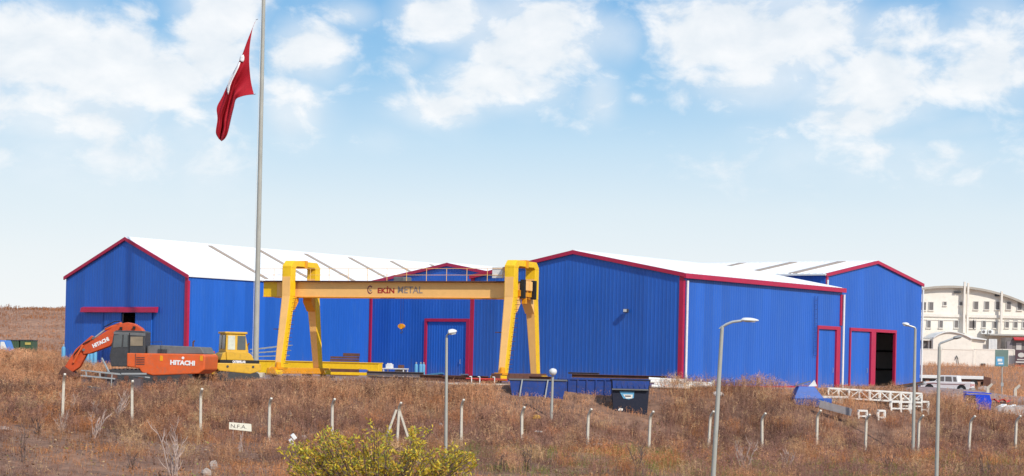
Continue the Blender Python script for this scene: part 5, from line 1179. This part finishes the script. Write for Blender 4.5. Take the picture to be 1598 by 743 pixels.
# ---------------------------------------------------------------- plants
def twig_shrub(name, label, px, py, Y, h, stems, spread, mt, cat='shrub', group='bare shrubs in the dry slope', r0=.03, seed=0):
    rd = random.Random(seed); p = W(px, py, Y); zg = gz(p.x, Y)
    o = thing(name, label, cat, (p.x, Y, zg), 0, group); tr_ = MB(); tw = MB()
    for k in range(stems):
        an = rd.uniform(0, 6.28); lean = spread * rd.uniform(.3, 1.0); b = Vector((rd.uniform(-.12, .12), rd.uniform(-.12, .12), -.1)); hh = h * rd.uniform(.6, 1.0)
        pts = [b]; d = Vector((math.cos(an) * lean, math.sin(an) * lean * .6, 1)).normalized(); n = 6
        for i in range(n): d = (d + Vector((rd.uniform(-.22, .22), rd.uniform(-.22, .22), .08))).normalized(); pts.append(pts[-1] + d * hh / n)
        r_ = r0 * rd.uniform(.7, 1.2); tr_.tube(pts, [r_ * (1 - .8 * i / n) for i in range(n + 1)], 5, False)
        for i in range(1, n):
            for q in range(2):
                if rd.random() < .75:
                    a2 = rd.uniform(0, 6.28); d2 = (d + Vector((math.cos(a2), math.sin(a2), .4)) * .9).normalized(); ln = hh * rd.uniform(.12, .34)
                    p1 = pts[i] + d2 * ln * .5; p2 = p1 + (d2 + Vector((0, 0, .5))).normalized() * ln * .5; tw.tube([pts[i], p1, p2], [r_ * .45, r_ * .35, r_ * .15], 3, False)
                    if rd.random() < .6:
                        d3 = (d2 + Vector((rd.uniform(-.8, .8), rd.uniform(-.8, .8), .3))).normalized(); tw.tube([p1, p1 + d3 * ln * .4], [r_ * .3, r_ * .12], 3, False)
    tr_.build('stems', mt, o); tw.build('twigs', mt, o); return o
sh = [(97, 700, 81, 1.3, 7, .55, BARK, 'pale bare shrub below the second fence post, lower left'), (148, 706, 80, 1.5, 6, .5, BARK, 'pale bare shrub left of the large bare sapling, lower left'), (272, 743, 69, 2.2, 9, .5, BARK, 'largest pale bare sapling clump at the lower left edge'),
      (38, 742, 70, 1.7, 2, .15, BARKD, 'thin dark sapling near the lower left corner'), (110, 652, 87, 1.3, 3, .5, BARK, 'forked pale stick shrub beside the second fence post'), (180, 655, 88, 1.7, 5, .45, BARK, 'pale stick shrub in front of the scrap track'), (146, 655, 88, 1.1, 3, .4, BARK, 'small pale stick shrub left of the scrap track'),
      (378, 690, 82, .9, 3, .35, BARK, 'small bare shrub under the white notice board'), (820, 742, 76, 1.35, 6, .4, BARKD, 'dark bare sapling at the bottom, right of the yellow bush'), (998, 742, 78, 1.5, 4, .25, BARKD, 'dark thin sapling at the bottom, below the navy skip'),
      (785, 743, 76, 1.0, 4, .5, BARKD, 'low dark twiggy shrub just right of the yellow bush'), (1160, 740, 82, 1.6, 7, .5, BARK, 'twiggy grey shrub right of the tall white-headed lamp'), (1225, 735, 84, 1.3, 6, .5, BARK, 'twiggy grey shrub below the thirteenth post, lower right'), (1385, 730, 86, 1.2, 6, .55, BARKD, 'dark twiggy shrub below the truss, lower right'),
      (1535, 735, 84, 1.4, 7, .55, BARKD, 'dark twiggy shrub at the lower right, right of the last lamp'), (60, 690, 80, 1.0, 5, .5, BARKD, 'low dark shrub at the far left slope'), (205, 735, 72, .9, 4, .5, BARKD, 'low dark shrub left of the largest sapling'), (40, 590, 96, 1.0, 3, .3, BARKD, 'dark upright stalks in weeds below the green containers')]
for i, (px, py, Y, h, n, spd, mt, lb) in enumerate(sh): twig_shrub('bare_shrub', lb, px, py, Y, h, n, spd, mt, seed=50 + i)
# yellow-leaved bush close to the camera
yb = W(590, 743, 46); yz = gz(yb.x, 46)
bush = thing('yellow_bush', 'large bush with yellow autumn leaves at the bottom edge', 'bush', (yb.x, 46, yz), 0)
rd = random.Random(3); stm = MB(); lv = []; lf = []; lc = []
topz = W(596, 671, 46).z - yz
def crown_h(x): return topz * (1.0 - .26 * abs((x + .1) / 2.5) ** 2.4) + .13 * math.sin(x * 5.1 + 2.2) + .09 * math.sin(x * 11) - .12 * math.exp(-((x - .55) / .35) ** 2)
for k in range(150):
    an = rd.uniform(0, 6.28); ex_ = rd.uniform(-1, 1); tx = ex_ * 2.36; ty = rd.uniform(-1.3, 1.3) * math.sqrt(max(0, 1 - ex_ * ex_ * .8)); tz = crown_h(tx) * (rd.uniform(.72, 1.0) if k % 3 else rd.uniform(.92, 1.03)) - .25 * (ty / 1.4) ** 2
    b = Vector((rd.uniform(-.5, .5) + tx * .25, rd.uniform(-.3, .3), -.2)); e_ = Vector((tx, ty, tz)); n = 7; pts = []
    for i in range(n + 1):
        t = i / n; p = b.lerp(e_, t); p += Vector((math.sin(t * 3 + k), math.cos(t * 2.6 + k * 1.7), 0)) * .12 * t * (1 - t) * 4 * .6; p.x -= tx * .18 * math.sin(math.pi * t); pts.append(p)
    stm.tube(pts, [.02 * (1 - .82 * i / n) + .003 for i in range(n + 1)], 4, False)
    tgt = [(pts[-1], (pts[-1] - pts[-3]).normalized(), .65)]
    for q in range(7):
        i = rd.randint(3, n); d = Vector((rd.uniform(-1, 1), rd.uniform(-1, 1), rd.uniform(-.1, .9))).normalized(); ln = rd.uniform(.2, .5); tp = pts[i] + d * ln
        if tp.z > crown_h(tp.x) * 1.06: tp.z = crown_h(tp.x) * 1.04
        stm.tube([pts[i], pts[i].lerp(tp, .5) + Vector((0, 0, .03)), tp], [.007, .005, .002], 3, False); tgt.append((tp, d, ln))
    for (tp, d, ln) in tgt:
        if rd.random() < .30: continue
        dens_ = rd.randint(6, 22)
        for q in range(dens_):
            c = tp - d * rd.uniform(0, ln) + Vector((rd.gauss(0, .03), rd.gauss(0, .03), rd.gauss(0, .03)))
            ax = (d * .5 + Vector((rd.uniform(-1, 1), rd.uniform(-1, 1), rd.uniform(-.5, .9)))).normalized(); sd_ = ax.cross(Vector((rd.uniform(-1, 1), rd.uniform(-1, 1), rd.uniform(-1, 1)))).normalized(); nr = ax.cross(sd_)
            l_, w_ = rd.uniform(.07, .15), rd.uniform(.015, .028); i0 = len(lv)
            lv += [c, c + ax * l_ * .5 + sd_ * w_ + nr * .006, c + ax * l_, c + ax * l_ * .5 - sd_ * w_ + nr * .006]; lf += [(i0, i0 + 1, i0 + 2), (i0, i0 + 2, i0 + 3)]
            u = rd.random(); f_ = .7 + .6 * rd.random()
            cc = (.72, .53, .05) if u < .5 else ((.42, .42, .06) if u < .80 else (.60, .32, .06)); lc += [(cc[0] * f_, cc[1] * f_, cc[2] * f_, 1)] * 4
stm.build('branches', BARKD, bush)
me = bpy.data.meshes.new('foliage'); me.from_pydata([tuple(v) for v in lv], [], lf); at_ = me.color_attributes.new('Col', 'FLOAT_COLOR', 'POINT'); at_.data.foreach_set('color', np.array(lc, np.float32).ravel())
me.materials.append(mat('autumn_leaf', (.5, .4, .05), .6, .15, 5, attr='Col', trans=.35)); lo2 = bpy.data.objects.new('foliage', me); C.objects.link(lo2); lo2.parent = bush

# scattered dry weeds: thin blades and twiggy tops, one mass
def scatter_mesh(name, V, T, Cc, m_, label):
    me = bpy.data.meshes.new(name); nv, nt_ = len(V), len(T)
    me.vertices.add(nv); me.vertices.foreach_set('co', V.astype(np.float32).ravel()); me.loops.add(nt_ * 3); me.loops.foreach_set('vertex_index', T.astype(np.int32).ravel())
    me.polygons.add(nt_); me.polygons.foreach_set('loop_start', np.arange(0, nt_ * 3, 3, dtype=np.int32)); me.update(calc_edges=True)
    a = me.color_attributes.new('Col', 'FLOAT_COLOR', 'POINT'); a.data.foreach_set('color', np.concatenate([Cc, np.ones((nv, 1))], 1).astype(np.float32).ravel())
    me.materials.append(m_); o = bpy.data.objects.new(name, me); C.objects.link(o); tag(o, label, None, kind='stuff'); return o
def blades(P, H_, Wd, Lean, Col):
    """P base points (n,3); each blade a bent tapered strip of three triangles"""
    n = len(P); an = rng.uniform(0, 2 * np.pi, n); fa_ = rng.uniform(0, 2 * np.pi, n)
    side = np.stack([np.cos(fa_), np.sin(fa_), np.zeros(n)], 1) * (Wd / 2)[:, None]; le = np.stack([np.cos(an), np.sin(an), np.zeros(n)], 1) * (Lean * H_)[:, None]
    up = np.zeros((n, 3)); up[:, 2] = H_
    a = P - side; b = P + side; mid = P + up * .55 + le * .35; c = mid - side * .7; d = mid + side * .7; e = P + up + le
    V = np.stack([a, b, c, d, e], 1).reshape(-1, 3); i0 = (np.arange(n) * 5)[:, None]
    T = np.concatenate([i0 + [0, 1, 3], i0 + [0, 3, 2], i0 + [2, 3, 4]], 0); return V, T, np.repeat(Col, 5, 0), e
WEED = mat('dry_weed', (.3, .17, .1), .9, .25, 2.5, attr='Col', trans=.25)
def region(n, y0, y1, xm=.30):
    Y = rng.uniform(y0, y1, n); X = rng.uniform(-xm, xm, n) * Y; return X, Y
tan = np.array([.65, .350, .185]); rust = np.array([.56, .240, .098]); mauve = np.array([.31, .165, .117]); straw = np.array([.72, .46, .24]); dark = np.array([.11, .052, .036])
def weeds(X, Y, hs, ncl, colf, name, label, spread=.16, wd=.012, twigs=7):
    Z = hgt(X, Y); nC = len(X); col = colf(X, Y)
    k = rng.integers(ncl[0], ncl[1] + 1, nC); ii = np.repeat(np.arange(nC), k); n = len(ii)
    P = np.stack([X[ii] + rng.normal(0, spread, n), Y[ii] + rng.normal(0, spread, n), Z[ii] - .05], 1)
    H_ = hs(X, Y)[ii] * rng.uniform(.45, 1.15, n); C_ = col[ii] * rng.uniform(.65, 1.35, (n, 1))
    V, T, Cc, tip = blades(P, H_, wd * rng.uniform(.6, 1.4, n), rng.uniform(.05, .45, n), C_)
    # twig ends
    jj = np.repeat(np.arange(n), twigs); q = len(jj); t = rng.uniform(.45, 1.0, q)
    B = P[jj] * (1 - t[:, None]) + tip[jj] * t[:, None]; dr = rng.normal(0, 1, (q, 3)); dr[:, 2] = np.abs(dr[:, 2]) * .8 + .15; dr /= np.linalg.norm(dr, axis=1)[:, None]
    ln = H_[jj] * rng.uniform(.10, .32, q); sd_ = np.cross(dr, rng.normal(0, 1, (q, 3))); sd_ /= np.linalg.norm(sd_, axis=1)[:, None] + 1e-9; sd_ *= (wd * .55 * rng.uniform(.5, 1.5, q))[:, None]
    V2 = np.stack([B - sd_, B + sd_, B + dr * ln[:, None]], 1).reshape(-1, 3); T2 = np.arange(q * 3).reshape(-1, 3) + len(V)
    C2 = np.repeat(C_[jj] * 1.12, 3, 0)
    return scatter_mesh(name, np.concatenate([V, V2]), np.concatenate([T, T2]), np.concatenate([Cc, C2]), WEED, label)
def band_col(X, Y):
    t = np.clip((Y - fenceY(X)) / (edgeY(X) - fenceY(X)), -1.2, 1.2); n1_ = fbm(X * .22 + 3, Y * .22, 3, 31); n2_ = fbm(X * .9, Y * .9, 3, 44)
    up = ss(.35, .85, t + (n1_ - .5) * .8)[:, None]; c = mauve * (1 - up) + tan * up
    rr = ss(.5, .7, n2_)[:, None]; c = c * (1 - rr * .6) + rust * rr * .6
    c = c * (.45 + 1.1 * fbm(X * .16 + 1, Y * .16, 3, 58))[:, None]; st_ = (rng.random(len(X)) < .10)[:, None]; c = np.where(st_, straw, c); dk = (rng.random(len(X)) < .16)[:, None]; return np.where(dk, dark, c)
X, Y = region(46000, 79, 116)
t = (Y - fenceY(X)); keep = (t > -1.5) & (Y < edgeY(X) + .3) & (rng.random(len(X)) < .1 + 1.5 * fbm(X * .5, Y * .5, 3, 61))
keep &= ~((np.abs(X + 18.3) < 3.0) & (np.abs(Y - 102.0) < 1.6) & (rng.random(len(X)) < .8))
keep &= ~((X > -.6) & (X < 8.2) & (Y > 99.4) & (Y < 104) & (rng.random(len(X)) < .55))
keep &= ~((X / Y > .185) & (X / Y < .226) & (Y > 101) & (Y < 109) & (rng.random(len(X)) < .6))
X, Y = X[keep], Y[keep]
weeds(X, Y, lambda x, y: np.interp((y - fenceY(x)) / (edgeY(x) - fenceY(x)), [0, .4, .85, 1], [.45, .68, .80, .55]) * (.35 + 1.3 * fbm(x * .55, y * .55, 3, 71)) * np.where((x > -.8) & (x < 8.4) & (y > 97.5), .42, 1) * np.where((x > -16) & (x < 0) & (y > edgeY(x) - 3.2), .45, 1) * np.where((x < -13) & (x > -25) & (y > 95), .62, 1) * np.where((x / y > .145) & (x / y < .226) & (y > 101), .66, 1), (4, 7), band_col, 'dry_weeds', 'dense dry brown weeds covering the bank below the yard')
X, Y = region(26000, 60, 103); t = Y - fenceY(X); keep = (t < .5) & (rng.random(len(X)) < (.1 + 1.3 * fbm(X * .35 + 7, Y * .35, 3, 62)) * np.where((X / Y < -.15) & (Y < 81), .45, 1)); X, Y = X[keep], Y[keep]
def fore_col(X, Y):
    n1_ = fbm(X * .3 + 13, Y * .3, 3, 33); c = mauve * .9 + (rust - mauve) * ss(.42, .65, n1_)[:, None]
    g = ss(.48, .62, fbm(X * .25 + 40, Y * .5, 3, 35)) * (X > -6); g = (g * (rng.random(len(X)) < .6))[:, None]; c = c * (1 - g) + np.array([.20, .25, .055]) * g
    c = c * (.40 + 1.1 * fbm(X * .18 + 4, Y * .18, 3, 59))[:, None]; st_ = (rng.random(len(X)) < .09)[:, None]; return np.where(st_, straw * .9, c)
weeds(X, Y, lambda x, y: .10 + .75 * fbm(x * .5 + 5, y * .5, 3, 73) ** 1.6, (4, 7), fore_col, 'roadside_weeds', 'sparse low brown weeds and grass in front of the fence', twigs=4)
# larger wispy brush clumps standing out of the weeds
X, Y = region(420, 74, 112); keep = (Y < edgeY(X) - .2) & (rng.random(len(X)) < .2 + 1.2 * (fbm(X * .2, Y * .2, 2, 68))) & ~((X > -26) & (X < 8.2) & (Y > 98)); X, Y = X[keep], Y[keep]
brush_c = np.stack([tan, rust, straw * .9, mauve * 1.1])[rng.choice(4, len(X))] * rng.uniform(.7, 1.1, (len(X), 1))
weeds(X, Y, lambda x, y: .55 + .6 * fbm(x * 2.1, y * 2.1, 2, 69), (40, 70), lambda x, y: brush_c, 'dry_brush', 'wispy taller dry brush standing out of the weeds', .26, .010, 9)
# tall twiggy scrub at the lower right
X, Y = region(2600, 74, 104); keep = (Y < fenceY(X) + 3) & (X > 8) & (rng.random(len(X)) < 1.6 * fbm(X * .25 + 3, Y * .25, 3, 66) - .3); X, Y = X[keep], Y[keep]
weeds(X, Y, lambda x, y: .5 + .7 * fbm(x * .5, y * .5, 2, 77), (5, 9), lambda x, y: mauve * np.array([.95, .9, .95]) + 0 * x[:, None], 'grey_scrub', 'greyish twiggy scrub in the lower right foreground', .22, .014, 7)
# weeds at the left mound and far right rough ground
X = rng.uniform(-48, -22, 7000); Y = rng.uniform(88, 150, 7000); keep = (X / Y < -.19) & ((Y < edgeY(X) + 8) | (X / Y < -.243)); X, Y = X[keep], Y[keep]
weeds(X, Y, lambda x, y: .35 + .5 * fbm(x * .3, y * .3, 2, 78), (4, 6), lambda x, y: (tan * .6 + rust * .4) * (.8 + .4 * fbm(x * .4, y * .4, 2, 79))[:, None], 'mound_weeds', 'rusty dry weeds on the mound at the far left', .2, .02, 4)
X = rng.uniform(27, 78, 9000); Y = rng.uniform(108, 268, 9000); keep = (X / Y > .222) & (X / Y < .30) & ((Y < 124) | (X / Y > .262) | (Y > 192)); X, Y = X[keep], Y[keep]
weeds(X, Y, lambda x, y: .3 + .5 * fbm(x * .2, y * .2, 2, 80), (4, 6), lambda x, y: (tan * .5 + rust * .5) * (.8 + .5 * fbm(x * .2, y * .2, 2, 81))[:, None], 'rough_weeds', 'dry weeds on the rough ground below the cream wall', .35, .03, 4)
X = rng.uniform(-95, -45, 5000); Y = rng.uniform(195, 275, 5000); keep = (X / Y < -.2) & (X / Y > -.32); X, Y = X[keep], Y[keep]
weeds(X, Y, lambda x, y: .25 + .6 * fbm(x * .15, y * .15, 2, 82) ** 2, (3, 6), lambda x, y: (rust * .6 + dark * .4) * (.7 + .7 * fbm(x * .1, y * .1, 2, 83))[:, None], 'hill_weeds', 'brown scrub dotted over the bare hill, far left', .5, .06, 4)
# fallen leaves and litter on the foreground
n = 26000; X, Y = region(n, 60, 100); keep = (Y < fenceY(X) + 4) & (rng.random(n) < 1.5 * fbm(X * .4, Y * .4, 3, 91) - .2); X, Y = X[keep], Y[keep]; n = len(X); Z = hgt(X, Y) + rng.uniform(.01, .14, n)
a1_ = rng.normal(0, 1, (n, 3)); a1_[:, 2] *= .5; a1_ /= np.linalg.norm(a1_, axis=1)[:, None]; b1_ = np.cross(a1_, rng.normal(0, 1, (n, 3))); b1_ /= np.linalg.norm(b1_, axis=1)[:, None]; sz_ = rng.uniform(.03, .085, n)[:, None]
P = np.stack([X, Y, Z], 1); V = np.stack([P - a1_ * sz_, P + b1_ * sz_ * .5, P + a1_ * sz_, P - b1_ * sz_ * .5], 1).reshape(-1, 3); i0 = (np.arange(n) * 4)[:, None]
pal = np.array([[.36, .16, .06], [.42, .26, .12], [.22, .10, .05], [.5, .36, .2], [.16, .08, .05], [.3, .3, .08]]); cc = pal[rng.choice(6, n, p=[.3, .22, .2, .08, .15, .05])] * rng.uniform(.7, 1.2, (n, 1))
scatter_mesh('fallen_leaves', V, np.concatenate([i0 + [0, 1, 2], i0 + [0, 2, 3]]), np.repeat(cc, 4, 0), WEED, 'fallen orange and brown leaves strewn over the foreground')

# ---------------------------------------------------------------- small loose things in the foreground
Yb = 86.5; p = W(375, 674, Yb); o = thing('notice_board', 'small white notice board with faint letters, tilted in the weeds', 'sign', (p.x, Yb, gz(p.x, Yb)), 0)
sbd = F / Yb; zc_ = W(375, 666.5, Yb).z - o.location.z
m = MB(); m.prism([(-17.5 / sbd, zc_ - 3.6 / sbd), (17.5 / sbd, zc_ - 6.5 / sbd), (17 / sbd, zc_ + 4.5 / sbd), (15 / sbd, zc_ + 5.3 / sbd), (-17.5 / sbd, zc_ + 7.2 / sbd)], -.03, .01); pb_ = m.build('panel', mat('notice_cream', (.86, .82, .66), .6, .05, 4), o)
t_ = text('lettering', 'N.F.A.', .24, (-.08, -.034, zc_ + .02), (R(90), R(3), 0), TXD, pb_, -.002, 1.25)
for xx in (-.33, .12): m = MB(); m.tube([(xx, .03, -.5), (xx - .02, .03, zc_ + .3)], .018, 6); m.build('stake', BARK, o)
def rock(px, py, Y, sx, sy, sz, label, mt=ROCK, seed=1, name='boulder', cat='rock'):
    Y = solveY(px, py + 1); rd = random.Random(seed); p = W(px, py, Y); zg = gz(p.x, Y); m = MB(); vs = []; nu, nv_ = 9, 6
    for j in range(nv_ + 1):
        th = math.pi * j / nv_
        for i in range(nu):
            ph = 2 * math.pi * i / nu; k = 1 + rd.uniform(-.2, .2); vs.append((sx * k * math.sin(th) * math.cos(ph), sy * k * math.sin(th) * math.sin(ph), sz * (.5 + math.cos(th) * k)))
    m.add(vs, [(j * nu + i, j * nu + (i + 1) % nu, (j + 1) * nu + (i + 1) % nu, (j + 1) * nu + i) for j in range(nv_) for i in range(nu)])
    o = m.build(name, mt, None, bevel=.015); o.location = (p.x, Y, zg); tag(o, label, cat, 'loose stones and blocks in the foreground'); return o
rock(75, 650, 84, .25, .2, .17, 'brown boulder on the slope left of the second fence post', seed=2)
rock(333, 731, 70, .17, .15, .22, 'pale boulder near the bottom, right of the largest sapling', seed=3)
rock(322, 741, 68.5, .18, .15, .18, 'pale boulder at the bottom edge beside another boulder', seed=4)
rock(5, 672, 80, .32, .2, .12, 'flat pale stone at the left picture edge', ROCK, 5)
rock(452, 653, 90, .10, .08, .24, 'small pale upright stone right of the fifth fence post', seed=6)
rock(474, 686, 83, .14, .1, .14, 'small pale stone beside the white twin block', seed=7)
rock(688, 663, 91, .09, .08, .09, 'white pebble left of the slim lamp pole', WHITE, 8)
rock(1120, 618, 103.4, .34, .2, .16, 'white stone in the weeds behind the tall white-headed lamp', WHITE, 9)
rock(840, 676, 92, .26, .12, .07, 'flat pale slab in the weeds right of the ninth post', WST, 10)
rock(933, 697, 92, .30, .12, .08, 'flat pale slab at the foot of the tenth fence post', WST, 11)
rock(968, 640, 99, .24, .15, .12, 'pale lump of concrete just below the navy skip', WST, 12)
Yb = solveY(458, 694); p = W(458, 690, Yb); o = thing('white_block', 'white hollow twin block lying tilted left of the yellow bush', 'block', (p.x, Yb, gz(p.x, Yb)), 0); o.rotation_euler = (0, R(-38), R(15))
for k, xx in enumerate((0, .22)): m = MB(); m.prism([(xx - .09, .02 + .12 * k), (xx + .09, .02 + .12 * k), (xx + .09, .30 + .12 * k), (xx - .09, .30 + .12 * k)], -.12, .12); m.build('cell', WHITE, o, bevel=.02)
m = MB(); m.box(-.05, .05, -.128, -.121, .10, .22); m.build('hole', DGREY, o)
Yb = solveY(837, 656); p = W(837, 652, Yb); o = thing('yellow_canister', 'small dented yellow canister in the weeds left of the globe lamp', 'canister', (p.x, Yb, max(gz(p.x, Yb), p.z - .1)), R(10)); 
m = MB(); m.prism([(-.2, 0), (.18, 0), (.2, .14), (.06, .22), (-.18, .16)], -.12, .12); m.build('body', YEL, o, bevel=.03); m = MB(); m.tube([(-.2, 0, .15), (-.14, 0, .30), (.0, 0, .31), (.06, 0, .22)], .035, 6); m.build('handle', BLACK, o, True)
